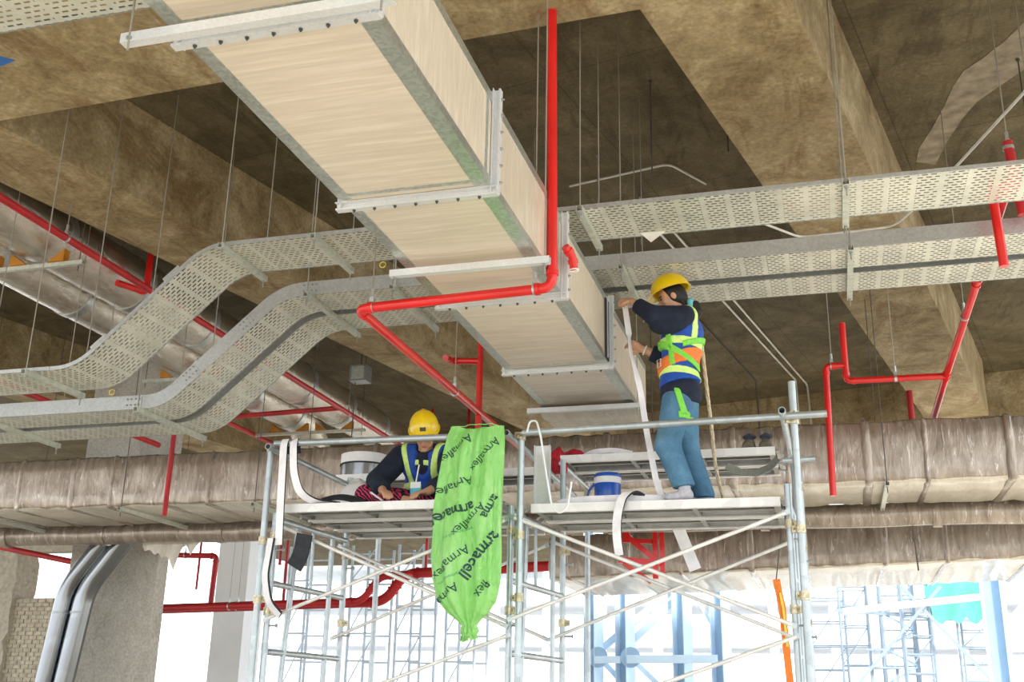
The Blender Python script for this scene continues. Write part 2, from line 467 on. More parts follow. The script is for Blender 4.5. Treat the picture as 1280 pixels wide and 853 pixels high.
for yf in FL[1:5]:
    fl = MB()
    h = 0.036
    for s in (-1, 1):
        y0, y1 = (yf - 0.004, yf - 0.0005) if s < 0 else (yf + 0.0005, yf + 0.004)
        fl.box(XL - h, XR + h, y0, y1, ZB - h, ZB); fl.box(XL - h, XR + h, y0, y1, ZT, ZT + h)
        fl.box(XR, XR + h, y0, y1, ZB, ZT); fl.box(XL - h, XL, y0, y1, ZB, ZT)
        ya, yb = (yf - 0.034, yf) if s < 0 else (yf, yf + 0.034)
        fl.box(XL - h, XR + h, ya, yb, ZB - 0.0075, ZB - 0.0035) ; fl.box(XR + 0.0035, XR + 0.0075, ya, yb, ZB - h, ZT + h)
        fl.box(XL - 0.0075, XL - 0.0035, ya, yb, ZB - h, ZT + h)
    fl.box(XL - h, XR + h, yf - 0.020, yf + 0.020, ZB - h - 0.006, ZB - h + 0.004)
    fl.box(XR + h - 0.004, XR + h + 0.006, yf - 0.020, yf + 0.020, ZB - h, ZT + h)
    f = fl.build('flange', 'flange_white', duct, 0)
    for k in range(7):
        x = XL + 0.06 + k * (XR - XL - 0.12) / 6
        inst(CLIP_DOWN, 'clip', (x, yf, ZB - h - 0.006), f)
    for k in range(6):
        inst(BOLT_SIDE, 'bolt', (XR + h + 0.006, yf, ZB + 0.02 + k * (ZT - ZB - 0.04) / 5), f)
# loose film at the open end
m = MB(); n = 26; rows = []
for j in range(7):
    y = 8.84 + j * 0.115; row = []
    for i in range(n):
        x = XL - 0.04 + (XR - XL + 0.08) * i / (n - 1)
        z = ZB - 0.010 - 0.016 * math.sin(i * 0.9 + j) ** 2 - (0.03 if j in (2, 3) else 0.012) - 0.02 * math.sin(i / (n - 1) * math.pi)
        row.append((x, y + 0.02 * math.sin(i * 0.4 + j), z))
    rows.append(row)
vs = [p for r in rows for p in r]; fs = [(j * n + i, j * n + i + 1, (j + 1) * n + i + 1, (j + 1) * n + i) for j in range(6) for i in range(n - 1)]
k0 = len(vs); vs += [(x, y, z + 0.006) for x, y, z in vs]; fs += [(f[3] + k0, f[2] + k0, f[1] + k0, f[0] + k0) for f in fs]
m.add(vs, fs); m.build('pale_film', 'pale_film', duct, 80)
# black foam strip being stuck on the side of the flange beside the worker
MB().box(XR + 0.004, XR + 0.012, 7.615, 7.735, ZB + 0.01, ZT - 0.03).build('foam_strip', 'black_rubber', duct, 0)
MB().box(XR + 0.013, XR + 0.018, 7.655, 7.668, ZB + 0.02, ZT - 0.03).build('foam_strip_edge', 'flange_white', duct, 0)

# ------------------------------------------------------------------ trapeze hangers
def cprofile(w=0.041, h=0.041, t=0.004):
    a = w / 2
    return [(-a, 0), (a, 0), (a, h), (a - 0.010, h), (a - 0.010, h - t), (a - t, h - t), (a - t, t), (-a + t, t), (-a + t, h - t), (-a + 0.010, h - t), (-a + 0.010, h), (-a, h)]
def hanger(label, p0, p1, rods, mat='strut_channel', group='strut hangers', opening=(0, 0, 1), rod_mat='rod_steel', tail=0.06):
    """strut channel from p0 to p1 (underside line) held by threaded rods at the given points"""
    base = (Vector(p0) + Vector(p1)) / 2
    t = thing('strut_hanger', label, 'hanger', base, group)
    MB().extrude(cprofile(), p0, p1, opening).build('channel', mat, t, 0)
    for (x, y) in rods:
        z1 = soffit_at(x, y)
        z0 = min(p0[2], p1[2])
        r = MB().cyl((x, y, z0 - tail), (x, y, z1), 0.0046, 8).build('rod', rod_mat, t)
        MB().lathe([(0.012, 0), (0.012, 0.012)], (x, y, z0 - 0.013), 6).build('nut', 'bolt_steel', r)
    return t
dg = 'trapeze hangers carrying the big duct'
hanger('white strut hanger under the nearest end of the cream duct', (-2.44, 3.03, 3.965), (-1.34, 3.03, 3.965), [(-2.40, 3.03), (-1.38, 3.03)], 'flange_white', dg, (0, 1, 0.001))
hanger('white strut hanger crossing under the middle of the cream duct', (-2.36, 5.56, 3.968), (-1.40, 5.56, 3.968), [(-2.33, 5.56), (-1.43, 5.56)], 'flange_white', dg, (0, 0, 1))
hanger('white strut hanger under the far end of the cream duct by the scaffold', (-2.39, 8.76, 3.968), (-1.42, 8.76, 3.968), [(-2.36, 8.76), (-1.445, 8.76)], 'flange_white', dg, (0, 0, 1))

# ------------------------------------------------------------------ perforated cable trays
def tray(label, segs, y0, y1, rail_h, breaks, lip=0.014):
    """segs: list of (x,z) polylines, one for each section, running from right to left; sheet between y0 and y1"""
    t = thing('cable_tray', label, 'cable tray', (segs[0][0][0], (y0 + y1) / 2, segs[0][0][1]), 'perforated cable trays')
    ulen = 0.0
    for pts in segs:
        P = [Vector((x, 0, z)) for x, z in pts]
        N = []
        for i in range(len(P)):
            d = (P[min(i + 1, len(P) - 1)] - P[max(i - 1, 0)]).normalized()
            N.append(Vector((d.z, 0, -d.x)))            # upward side
        m = MB(); us = [ulen]
        for a, b in zip(P, P[1:]): us.append(us[-1] + (b - a).length)
        ulen = us[-1]
        vs, fs = [], []
        for p, nn_ in zip(P, N):
            vs += [(p.x, y0, p.z), (p.x, y1, p.z)]
        fs = [(2 * i, 2 * i + 2, 2 * i + 3, 2 * i + 1) for i in range(len(P) - 1)]
        m.add(vs, fs)
        o = m.build('perforated_sheet', 'tray_sheet', t, 30)
        uvl = o.data.uv_layers.new(name='along')
        for poly in o.data.polygons:
            for li in poly.loop_indices:
                vi = o.data.loops[li].vertex_index
                uvl.data[li].uv = (us[vi // 2], (y1 - y0) * (vi % 2))
        for yy, s in ((y0, 1), (y1, -1)):
            prof = [(0, 0), (rail_h, 0), (rail_h, lip), (rail_h - 0.003, lip), (rail_h - 0.003, 0.003), (0.003, 0.003), (0.003, 0.008), (0, 0.008)]
            vs, fs = [], []; k = len(prof)
            for p, nn_ in zip(P, N):
                for a, b in prof: vs.append((p.x + nn_.x * (a - 0.001), yy + s * (b - 0.001), p.z + nn_.z * (a - 0.001)))
            for i in range(len(P) - 1):
                for j in range(k):
                    q_ = (i * k + j, i * k + (j + 1) % k, (i + 1) * k + (j + 1) % k, (i + 1) * k + j)
                    fs.append(q_ if s > 0 else q_[::-1])
            fs += [tuple(range(k)), tuple(range((len(P) - 1) * k, len(P) * k))]
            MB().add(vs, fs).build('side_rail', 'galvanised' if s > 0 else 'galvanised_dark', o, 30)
    for (x, z, sl) in breaks:                             # splice plates with bolts on the near rail
        d = Vector((math.cos(sl), 0, math.sin(sl))); nn_ = Vector((-d.z, 0, d.x))
        c = Vector((x, y0 - 0.004, z)) + nn_ * (rail_h / 2)
        sp = MB().obox(c, d, (0, 1, 0), nn_, 0.075, 0.002, rail_h * 0.42).build('splice_plate', 'galvanised', t, 0)
        if rail_h > 0.06:
            for a in (-0.055, -0.02, 0.02, 0.055):
                for b in (-0.025, 0.025):
                    inst(BOLT_FRONT, 'bolt', c + d * a + nn_ * b + Vector((0, -0.002, 0)), sp)
    return t
def run(zt, zl, xa, xb, xend, xstart=5.0):
    bend = fillet([(xa + 0.35, 0, zt), (xa, 0, zt), (xb, 0, zl), (xb - 0.35, 0, zl)], 0.26, 7)
    bend = [(p.x, p.z) for p in bend]
    return [[(xstart, zt), (0.55, zt)], [(0.55, zt), (-2.0, zt)], [(-2.0, zt), (xa + 0.35, zt)], bend, [(xb - 0.35, zl), (xend, zl)]]
ra = math.atan2(0.85, 1.0)
tray('shallow perforated cable tray above the duct, stepping down on its left', run(4.70, 3.85, -4.17, -5.13, -9.5), 6.42, 6.95, 0.028,
     [(-4.42, 4.51, ra), (-4.95, 4.03, ra), (-5.42, 3.85, 0), (0.55, 4.70, 0)])
tray('deep-sided perforated cable tray behind the shallow one, with bolted bend plates', run(4.70, 3.835, -4.08, -5.08, -9.5), 7.48, 7.865, 0.115,
     [(-3.86, 4.70, 0), (-4.36, 4.46, ra), (-4.83, 4.06, ra), (-5.36, 3.835, 0)])
tray('rearmost perforated cable tray right beside the deep-sided one', run(4.70, 3.835, -4.08, -5.08, -9.5), 7.965, 8.35, 0.115,
     [(-3.86, 4.70, 0)])
# tray at the top left corner, nearer than the others
tray('pale perforated cable tray near the blue paint mark, left of the duct', [[(-2.75, 4.70), (-9.5, 4.70)]], 3.30, 3.79, 0.028, [])
tg = 'strut hangers under the cable trays'
hz = 4.70 - 0.043
def thang(label, x, y0, y1, z, rods=None, **k):
    return hanger(label, (x, y0, z - 0.043), (x, y1, z - 0.043), rods or [(x, y0 + 0.03), (x, y1 - 0.03)], 'strut_channel', tg, **k)
thang('strut hanger at the top of the bend in the shallow cable tray', -4.02, 6.36, 7.04, 4.70)
thang('strut hanger under the shallow tray next to the cream duct, left side', -3.30, 6.36, 7.04, 4.70)
thang('strut hanger below the two deep trays next to the top bend', -3.86, 7.40, 8.46, 4.70)
thang('strut hanger below the deep trays just behind the red pipe corner', -3.13, 7.40, 8.46, 4.70)
thang('strut hanger under the lowered shallow tray near the left picture edge', -5.50, 6.34, 7.03, 3.85)
thang('strut hanger under the lowered deep trays at the foot of the slope', -5.28, 7.40, 8.46, 3.835)
thang('strut hanger under the lowered deep trays at the left picture edge', -6.80, 7.40, 8.46, 3.835)
thang('strut hanger under the shallow tray beside the right concrete beam', 0.25, 6.37, 7.03, 4.70)
thang('strut hanger under the deep trays beside the right concrete beam', 0.285, 7.42, 8.44, 4.70)
thang('strut hanger at the hand of the standing worker', -1.33, 7.40, 8.46, 4.70)
thang('strut hanger on top of the duct holding the shallow tray', -1.41, 6.36, 7.04, 4.70)

# ------------------------------------------------------------------ red sprinkler pipes
def pipe(name, label, paths, r, mat='red_paint', clamps=(), group=None, fr=0.06, extra=None):
    t = thing(name, label, 'pipe', Vector(paths[0][0]), group)
    for p in paths:
        MB().tube(fillet(p, fr, 6), r, 14).build('pipe_run', mat, t, 50)
        P = [Vector(q) for q in p]
        for a, b, c in zip(P, P[1:], P[2:]):                # elbow sockets
            for d in ((a - b).normalized(), (c - b).normalized()):
                MB().cyl(b + d * (fr + 0.002), b + d * (fr + 0.030), r * 1.22, 14).build('elbow_collar', mat, t, 50)
    for (c, d) in clamps:
        c = Vector(c); d = Vector(d).normalized()
        z1 = soffit_at(c.x, c.y)
        k = MB().cyl(c - d * 0.012, c + d * 0.012, r * 1.16, 14).box(c.x - 0.014, c.x + 0.014, c.y - 0.014, c.y + 0.014, c.z + r * 1.1, c.z + r + 0.035).build('pipe_clamp', 'galvanised', t, 40)
        MB().cyl((c.x, c.y, c.z + r + 0.03), (c.x, c.y, z1), 0.0046, 8).build('rod', 'rod_steel', k)
        MB().cyl((c.x, c.y, c.z + r + 0.03), (c.x, c.y, c.z + r + 0.09), 0.012, 8).build('nut', 'galvanised', k)
    return t
pipe('sprinkler_pipe', 'bright red sprinkler pipe dropping beside the duct and turning beneath it', [[(-1.478, 5.87, 5.85), (-1.462, 5.87, 3.945), (-2.735, 5.96, 3.945), (-2.765, 10.2, 3.945)]],
     0.031, 'red_paint', [((-1.57, 5.878, 3.945), (1, 0, 0)), ((-2.64, 5.953, 3.945), (1, 0, 0)), ((-2.752, 7.9, 3.945), (0, 1, 0))], None, 0.075)
pipe('sprinkler_pipe', 'short red riser with side stub standing on the red pipe left of the duct', [[(-2.762, 8.56, 3.80), (-2.756, 8.56, 6.7)], [(-2.757, 8.56, 4.40), (-3.02, 8.56, 4.42), (-3.02, 8.40, 4.40)]], 0.027, 'red_paint',
     [], None, 0.03)
t = pipe('sprinkler_pipe', 'short red sprinkler drop ending below the shallow tray on the duct side', [[(-1.44, 6.10, 4.30), (-1.41, 6.16, 4.26), (-1.405, 6.2, 4.18)]], 0.026, 'red_paint', [], None, 0.02)
MB().cyl((-1.405, 6.2, 4.185), (-1.405, 6.2, 4.175), 0.030, 12).build('pipe_end', 'white_tag', t)
pipe('sprinkler_pipe', 'long red pipe running back past the round foil ducts', [[(-6.34, 3.0, 5.50), (-6.43, 16.6, 5.50)]], 0.036, 'red_old', [((-6.37, 7.6, 5.50), (0, 1, 0)), ((-6.42, 13.9, 5.50), (0, 1, 0))])
pipe('sprinkler_pipe', 'red branch pipe crossing left from the long red pipe', [[(-6.42, 13.6, 5.50), (-8.4, 13.75, 5.50), (-8.4, 16, 5.50)]], 0.036, 'red_old')
pipe('sprinkler_pipe', 'small red elbow and riser on the long red pipe near the tray slope', [[(-6.72, 8.85, 5.58), (-6.62, 9.2, 5.60), (-6.62, 9.2, 6.70)]], 0.034, 'red_paint', [], None, 0.04)
pipe('sprinkler_pipe', 'dark red pipe passing below the lowered trays at far left', [[(-7.13, 7.6, 4.3), (-7.13, 10.5, 4.3)]], 0.03, 'red_old', [((-7.13, 9.4, 4.3), (0, 1, 0))])
pipe('sprinkler_pipe', 'red sprinkler drop in front of the wrapped duct on the left', [[(-6.75, 10.2, 4.70), (-6.752, 10.2, 3.45)]], 0.027, 'red_old', [((-6.75, 10.2, 4.62), (0, 0, 1))])
# red pipe loop at the right
pipe('sprinkler_pipe', 'red sprinkler drop with stepped elbows beside the right beam', [[(0.262, 10.4, 5.14), (0.262, 10.4, 4.565), (1.13, 10.4, 4.56)], [(0.262, 10.4, 4.72), (0.083, 10.4, 4.72), (0.066, 10.4, 3.485)]], 0.030, 'red_paint',
     [((0.14, 10.4, 4.72), (1, 0, 0)), ((0.70, 10.4, 4.563), (1, 0, 0))], None, 0.05)
pipe('sprinkler_pipe', 'red pipe sloping back under the right concrete beam', [[(1.32, 7.1, 4.98), (1.24, 8.6, 4.79), (1.14, 10.4, 4.562), (1.07, 11.9, 4.36)]], 0.031, 'red_paint', [((1.20, 9.2, 4.714), (-0.05, 1, -0.13))], None, 0.03)
pipe('sprinkler_pipe', 'thick red drop pipe in front of the deep trays at the right edge', [[(1.62, 7.20, 4.93), (1.196, 7.20, 4.93), (1.21, 7.20, 4.36)]], 0.031, 'red_paint', [((1.5, 7.20, 4.93), (1, 0, 0))], None, 0.04)
pipe('sprinkler_pipe', 'red drop pipe behind the shallow tray at the right picture edge', [[(1.36, 7.36, 5.33), (1.395, 7.36, 4.78)]], 0.033, 'red_old', [((1.36, 7.36, 5.28), (0, 0, 1))])
pipe('sprinkler_pipe', 'dark red pipe stub hanging in front of the far beam', [[(1.21, 15.6, 5.87), (1.21, 15.6, 4.2)]], 0.042, 'red_old')

# ------------------------------------------------------------------ round foil ducts on the left
def round_duct(label, path, r, fr=0.4):
    t = thing('round_duct', label, 'duct', path[0], 'foil covered round ducts')
    pts = fillet(path, fr, 8)
    out = []
    for a, b in zip(pts, pts[1:]):
        n_ = max(1, int((b - a).length / 0.10))
        for i in range(n_): out.append(a.lerp(b, i / n_))
    out.append(pts[-1])
    rs = [r * (1 + 0.008 * math.sin(i * 2.3) + 0.006 * random.uniform(-1, 1)) for i in range(len(out))]
    MB().tube(out, rs, 24).build('foil_jacket', 'foil_duct', t, 60)
    L = 0; last = -9
    for i, (a, b) in enumerate(zip(out, out[1:])):
        L += (b - a).length
        if L - last > 1.25:
            last = L; d = (b - a).normalized()
            MB().cyl(a - d * 0.05, a + d * 0.05, r * 1.035, 24).build('seam_band', 'galvanised', t, 50)
    return t
round_duct('round foil-wrapped duct running back on the right of the pair', [(-7.13, 6.95, 5.87), (-6.97, 18.3, 5.87)], 0.30)
round_duct('round foil-wrapped duct on the left of the pair, turning down at its end', [(-7.80, 6.95, 5.85), (-7.82, 15.4, 5.85), (-7.75, 16.1, 4.6)], 0.29, 0.42)
for lab, y in (('strut support with orange pads under the round ducts, nearer one', 8.1), ('strut support with orange pads under the round ducts by the tray slope', 11.8), ('strut support under the round ducts at the far end', 14.8)):
    t = hanger(lab, (-8.36, y, 5.465), (-6.55, y, 5.465), [(-8.32, y), (-6.60, y)], 'strut_channel', 'strut supports of the round ducts', rod_mat='dark_rod')
    for xx in (-8.00, -7.58, -7.26, -6.84):
        s_ = 1 if xx in (-8.00, -7.26) else -1
        MB().add([(xx - 0.09, y - 0.04, 5.508), (xx + 0.09, y - 0.04, 5.508), (xx + 0.09, y + 0.04, 5.508), (xx - 0.09, y + 0.04, 5.508), (xx - s_ * 0.09, y - 0.04, 5.63), (xx - s_ * 0.09, y + 0.04, 5.63)],
                 [(3, 2, 1, 0), (0, 1, 4), (3, 5, 2), (0, 4, 5, 3), (1, 2, 5, 4)] if s_ > 0 else [(3, 2, 1, 0), (0, 1, 4), (3, 5, 2), (1, 2, 5, 4), (0, 4, 5, 3)]).build('pad', 'orange_foam', t, 0)

# ------------------------------------------------------------------ film wrapped rectangular ducts across the back
def wrapped_duct(label, x0, x1, y0, y1, z0, z1, step, mat='wrapped_jacket', skew=0.0):
    t = thing('wrapped_duct', label, 'duct', ((x0 + x1) / 2, y0, z0), 'film-wrapped rectangular ducts at the back')
    n = int((x1 - x0) / 0.11)
    c = 0.04
    def prof(e):
        a0, a1, b0, b1 = y0 - e, y1 + e, z0 - e, z1 + e
        return [(a0 + c, b0), (a0 + 0.2, b0), (a0 + 0.45, b0), (a1 - c, b0), (a1, b0 + c), (a1, b1 - c), (a1 - c, b1), (a0 + c, b1), (a0 + 0.012, b1 - c * 0.7), (a0, b1 - 0.16), (a0, (b0 + b1) / 2), (a0, b0 + 0.15), (a0 + 0.003, b0 + c), (a0 + 0.012, b0 + 0.012)]
    base = prof(0); k = len(base)
    vs, fs, bounce_faces = [], [], []
    for i in range(n + 1):
        x = x0 + (x1 - x0) * i / n; dy = skew * (x - x0); w = 0.011
        for j, (y, z) in enumerate(base):
            vs.append((x + 0.012 * random.uniform(-1, 1), y + dy + w * random.uniform(-1, 1), z + w * random.uniform(-1, 1)))
    for i in range(n):
        for j in range(k):
            if j in (0, 1, 2, 13): bounce_faces.append(len(fs))
            fs.append((i * k + j, (i + 1) * k + j, (i + 1) * k + (j + 1) % k, i * k + (j + 1) % k))
    fs += [tuple(range(k)), tuple(range(n * k + k - 1, n * k - 1, -1))]
    o = MB().add(vs, fs).build('film_jacket', mat, t, 70)
    o.data.materials.append(MATS['pale_film'])  # paler underside: light bounced off the floor is put into the colour
    for q_ in bounce_faces: o.data.polygons[q_].material_index = 1
    x = x0 + 0.25; i = 0
    while x < x1 - 0.12:
        w = 0.085 if i % 2 else 0.06
        vs, fs = [], []
        for dx, e in ((0, -0.004), (0.014, 0.013), (w / 2, 0.017), (w - 0.014, 0.013), (w, -0.004)):
            dy = skew * (x + dx - x0)
            for (y, z) in prof(e): vs.append((x + dx + 0.006 * random.uniform(-1, 1), y + dy, z + 0.002 * random.uniform(-1, 1)))
        for r_ in range(4):
            for j in range(k): fs.append((r_ * k + j, (r_ + 1) * k + j, (r_ + 1) * k + (j + 1) % k, r_ * k + (j + 1) % k))
        MB().add(vs, fs).build('joint_band', mat, t, 75)
        x += step * (0.86 if i % 2 else 1.14); i += 1
    return t
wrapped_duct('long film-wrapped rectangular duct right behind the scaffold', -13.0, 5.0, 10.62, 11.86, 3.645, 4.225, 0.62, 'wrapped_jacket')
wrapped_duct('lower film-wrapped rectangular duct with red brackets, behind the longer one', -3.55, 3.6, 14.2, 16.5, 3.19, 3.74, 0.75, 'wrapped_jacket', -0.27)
t = thing('wrapped_pipe', 'film-wrapped round pipe running along just below the long duct', 'pipe', (-4, 12.02, 3.45))
pts = [(x * 0.5 - 14, 12.02 + 0.01 * math.sin(x), 3.565 + 0.008 * math.sin(x * 1.7)) for x in range(0, 38)]
MB().tube(pts, 0.125, 18).build('pipe_jacket', 'wrapped_pipe', t, 60)
for k in range(11):
    x = -13.6 + k * 1.62 + random.uniform(-0.1, 0.1)
    MB().cyl((x, 12.02, 3.565), (x + 0.09, 12.02, 3.565), 0.142, 18).build('joint_band', 'wrapped_pipe', t, 50)
for lab, x in (('strut hanger under the wrapped duct above the bright bent pipes', -7.55), ('strut hanger under the wrapped duct left of the scaffold', -5.9), ('strut hanger under the wrapped duct at far left', -9.6), ('strut hanger under the wrapped duct at the right of the scaffold', 0.55)):
    hanger(lab, (x, 10.52, 3.585), (x, 12.25, 3.585 - 0.17 * 0), [(x, 10.56), (x, 11.74)], 'strut_channel', 'strut hangers of the wrapped ducts', rod_mat='dark_rod')
# ------------------------------------------------------------------ bright bent pipes in front of the column
for lab, a in (('bright metal pipe bent down in front of the concrete column, outer left one', 0.0), ('bright metal pipe bent down against the concrete column, inner right one', 0.275)):
    t = thing('bent_pipe', lab, 'pipe', (-9.86 + a, 12.4, 0), 'pair of bright bent pipes')
    pts = fillet([(-8.98 + a, 12.4, 3.62), (-9.50 + a, 12.4, 2.95 - a * 0.12), (-9.86 + a, 12.4, 0.0)], 0.20, 8)
    MB().tube(pts, 0.125, 24).build('pipe_run', 'bright_pipe', t, 60)
    for z in (2.62, 1.55, 0.5):
        x = -9.50 + a - 0.36 * (2.95 - z) / 2.95
        MB().cyl((x, 12.4, z), (x, 12.4, z + 0.03), 0.129, 24).build('seam_ring', 'galvanised_dark', t, 50)

# ------------------------------------------------------------------ scaffold
R = 0.024
YF, YB, DECK = 7.36, 8.50, 2.955
def coupler(c, axis_a, axis_b, parent, r=R):
    """two half shells with bolts around crossing tubes"""
    c = Vector(c); a = Vector(axis_a).normalized(); b = Vector(axis_b).normalized()
    n = a.cross(b)
    if n.length < 0.1: n = Vector((0, 1, 0)).cross(a)
    n.normalize()
    k = MB().cyl(c - a * 0.028, c + a * 0.028, r * 1.34, 12)
    k.obox(c + n * 0.0 + b * 0.038, a, b, n, 0.022, 0.020, 0.012)
    k.cyl(c + b * 0.040 - n * 0.03, c + b * 0.040 + n * 0.03, 0.007, 6)
    return k.build('coupler', 'coupler_steel', parent, 40)
def frame(label, x, dx, z_top, yb, back_top, inner=True):
    t = thing('end_frame_scaffold', label, 'scaffold frame', (x, (YF + yb) / 2, 0), 'scaffold end frames')
    MB().hollow((x, YF, 0.02), (x, YF, z_top), R).build('post', 'scaffold_steel', t, 50)
    MB().hollow((x + dx, yb, 0.02), (x + dx, yb, back_top), R).build('post', 'scaffold_steel', t, 50)
    for z in (2.885, 2.42, 1.94, 1.45, 0.95, 0.45):
        MB().cyl((x, YF + 0.02, z), (x + dx, yb - 0.02, z), R * 0.92, 12).build('rung', 'scaffold_steel', t, 50)
    if inner:
        yi = yb - 0.24
        MB().cyl((x + dx * 0.8, yi, 0.05), (x + dx * 0.8, yi, 2.87), 0.019, 12).build('inner_post', 'scaffold_steel', t, 50)
        MB().cyl((x + 0.02, YF + 0.10, 0.3), (x + 0.02, YF + 0.34, 2.87), 0.021, 12).build('inner_post', 'scaffold_steel', t, 50)
        MB().cyl((x + 0.02, YF + 0.62, 2.42), (x + 0.02, YF + 0.60, 2.87), 0.013, 10).build('stay', 'scaffold_steel', t, 50)
    for p in ((x, YF), (x + dx, yb)):
        MB().box(p[0] - 0.06, p[0] + 0.06, p[1] - 0.06, p[1] + 0.06, 0.0, 0.022).build('base_plate', 'scaffold_steel', t, 0)
        for z in (2.66, 2.12):
            MB().lathe([(0.007, 0), (0.007, 0.05), (0.014, 0.05), (0.014, 0.062)], (p[0] + R, p[1], z), 8, 'X').build('brace_pin', 'scaffold_steel', t)
            coupler((p[0], p[1], z + 0.10), (0, 0, 1), (1, 0, 0), t)
    return t
XF = [-3.925, -2.115, -0.235]
frame('scaffold end frame at the left, under the curled foam strip', XF[0], 0.06, 2.93, YB, 3.42)
frame('scaffold frame in the middle, beside the green bag', XF[1], 0.10, 2.93, YB, 3.50)
frame('scaffold end frame at the right, beside the red drop pipe', XF[2], 0.02, 3.02, YB, 3.60)
def standard(label, x, y, z1, x0=None):
    t = thing('scaffold_tube', label, 'scaffold tube', (x, y, 0), 'upright scaffold tubes')
    MB().hollow((x if x0 is None else x0, y, 0.0), (x, y, z1), R).build('tube', 'scaffold_steel', t, 50)
    return t
s0 = standard('upright scaffold tube clamped to the left end frame', -3.985, 7.305, 3.44)
s1 = standard('upright scaffold tube clamped to the middle frame', -2.035, 7.305, 3.43)
s2 = standard('tall upright scaffold tube at the right end of the guard rail', -0.168, 7.305, 3.70)
for s_, x in ((s0, -3.985), (s1, -2.035), (s2, -0.168)):
    for z in (2.72, 2.30, 1.5): coupler((x, 7.305, z), (0, 0, 1), (-1 if x > -3 else 1, 0.6, 0), s_)
coupler((-3.985, 7.305, 3.41), (0, 0, 1), (0.5, -1, 0), s0); coupler((-2.035, 7.305, 3.41), (0, 0, 1), (-0.5, -1, 0), s1)
coupler((-0.168, 7.305, 3.465), (0, 0, 1), (0.4, -1, 0), s2); coupler((-0.168, 7.305, 3.435), (0, 0, 1), (-1, -0.4, 0), s2)
def rail(label, p0, p1, r=R, grp='horizontal scaffold tubes'):
    return tag(MB().hollow(p0, p1, r).build('scaffold_tube', 'scaffold_steel', None, 50), label, 'scaffold tube', grp)
rail('guard rail tube in front of the crouching worker', (-3.93, 7.254, 3.432), (-2.10, 7.254, 3.415))
rail('guard rail tube in front of the standing worker', (-2.01, 7.254, 3.425), (0.045, 7.254, 3.456))
rail('tube running back from the left upright above the deck', (-3.93, 7.15, 3.388), (-3.93, 9.30, 3.370))
rail('tube with open end running back above the middle frame', (-2.10, 7.15, 3.405), (-2.10, 9.30, 3.35), 0.022)
rail('tube with open end running back beside the tall right upright', (-0.235, 7.12, 3.458), (-0.235, 9.35, 3.46))
rail('short tube stub sticking out behind the tall right upright', (-0.26, 7.44, 3.195), (-0.05, 7.44, 3.20), 0.02)
def brace(label, p0, p1):
    d = (Vector(p1) - Vector(p0)).normalized()
    t = thing('cross_brace', label, 'brace', p0, 'thin scaffold cross braces')
    MB().cyl(p0, p1, 0.0135, 10).build('brace_tube', 'deck_steel', t, 50)
    for p in (p0, p1):
        MB().obox(p, d, (0, 1, 0), d.cross(Vector((0, 1, 0))), 0.03, 0.003, 0.016).build('flat_end', 'scaffold_steel', t, 0)
for bay, (xa, xb) in (('left', (XF[0] + 0.04, XF[1] - 0.02)), ('right', (XF[1] + 0.04, XF[2] - 0.02))):
    brace('cross brace on the front of the %s bay, high end on the left' % bay, (xa, YF - 0.055, 2.84), (xb, YF - 0.055, 2.12))
    brace('cross brace on the front of the %s bay, high end on the right' % bay, (xa, YF - 0.085, 2.16), (xb, YF - 0.085, 2.82))
    brace('cross brace on the rear of the %s bay, high end on the left' % bay, (xa, YB - 0.055, 2.83), (xb, YB - 0.055, 2.10))
    brace('cross brace on the rear of the %s bay, high end on the right' % bay, (xa, YB - 0.085, 2.10), (xb, YB - 0.085, 2.80))
brace('cross brace lower down on the front of the left bay', (XF[0], YF - 0.055, 1.40), (XF[1], YF - 0.055, 2.05))
brace('cross brace lower down on the front of the right bay', (XF[1], YF - 0.055, 1.40), (XF[2], YF - 0.055, 2.05))

def plank(label, x0, x1, y0, y1, z):
    """steel deck board, z = top"""
    t = thing('deck_plank', label, 'plank', ((x0 + x1) / 2, (y0 + y1) / 2, z - 0.06), 'steel scaffold deck boards')
    prof = [(-0.02, 0), (0.02, 0), (0.02, 0.012), (-0.008, 0.012), (-0.008, 0.055), (0.02, 0.055), (0.02, 0.06), (-0.02, 0.06)]
    MB().box(x0, x1, y0 + 0.004, y1 - 0.004, z - 0.005, z).build('deck_sheet', 'deck_under', t, 0)
    MB().extrude(prof, (x1, y0 + 0.02, z - 0.06), (x0, y0 + 0.02, z - 0.06)).build('side_rail', 'deck_steel', t, 0)
    MB().extrude(prof, (x0, y1 - 0.02, z - 0.06), (x1, y1 - 0.02, z - 0.06)).build('side_rail', 'deck_steel', t, 0)
    yc = (y0 + y1) / 2
    MB().box(x0 + 0.02, x1 - 0.02, yc - 0.018, yc + 0.018, z - 0.045, z - 0.005).build('stiffener', 'deck_rib', t, 0)
    n = max(3, int((x1 - x0) / 0.48))
    for i in range(n + 1):
        x = x0 + 0.03 + (x1 - x0 - 0.06) * i / n
        MB().box(x - 0.018, x + 0.018, y0 + 0.028, y1 - 0.028, z - 0.050, z - 0.0055).build('cross_member', 'deck_rib', t, 0)
    for x, s in ((x0, -1), (x1, 1)):
        for yy in (y0 + 0.06, y1 - 0.06):
            MB().tube(fillet([(x, yy, z - 0.03), (x + s * 0.035, yy, z - 0.02), (x + s * 0.060, yy, z - 0.045)], 0.02, 3), 0.009, 8).build('hook', 'scaffold_steel', t, 50)
plank('front steel deck board under the crouching worker', -3.83, -2.20, 7.29, 7.74, DECK + 0.025)
plank('second steel deck board behind the front one, left bay', -3.83, -2.20, 7.76, 8.21, DECK + 0.025)
plank('third steel deck board at the rear of the left bay', -3.83, -2.20, 8.23, 8.66, DECK + 0.025)
plank('front steel deck board under the standing worker', -1.995, -0.29, 7.44, 7.90, DECK)
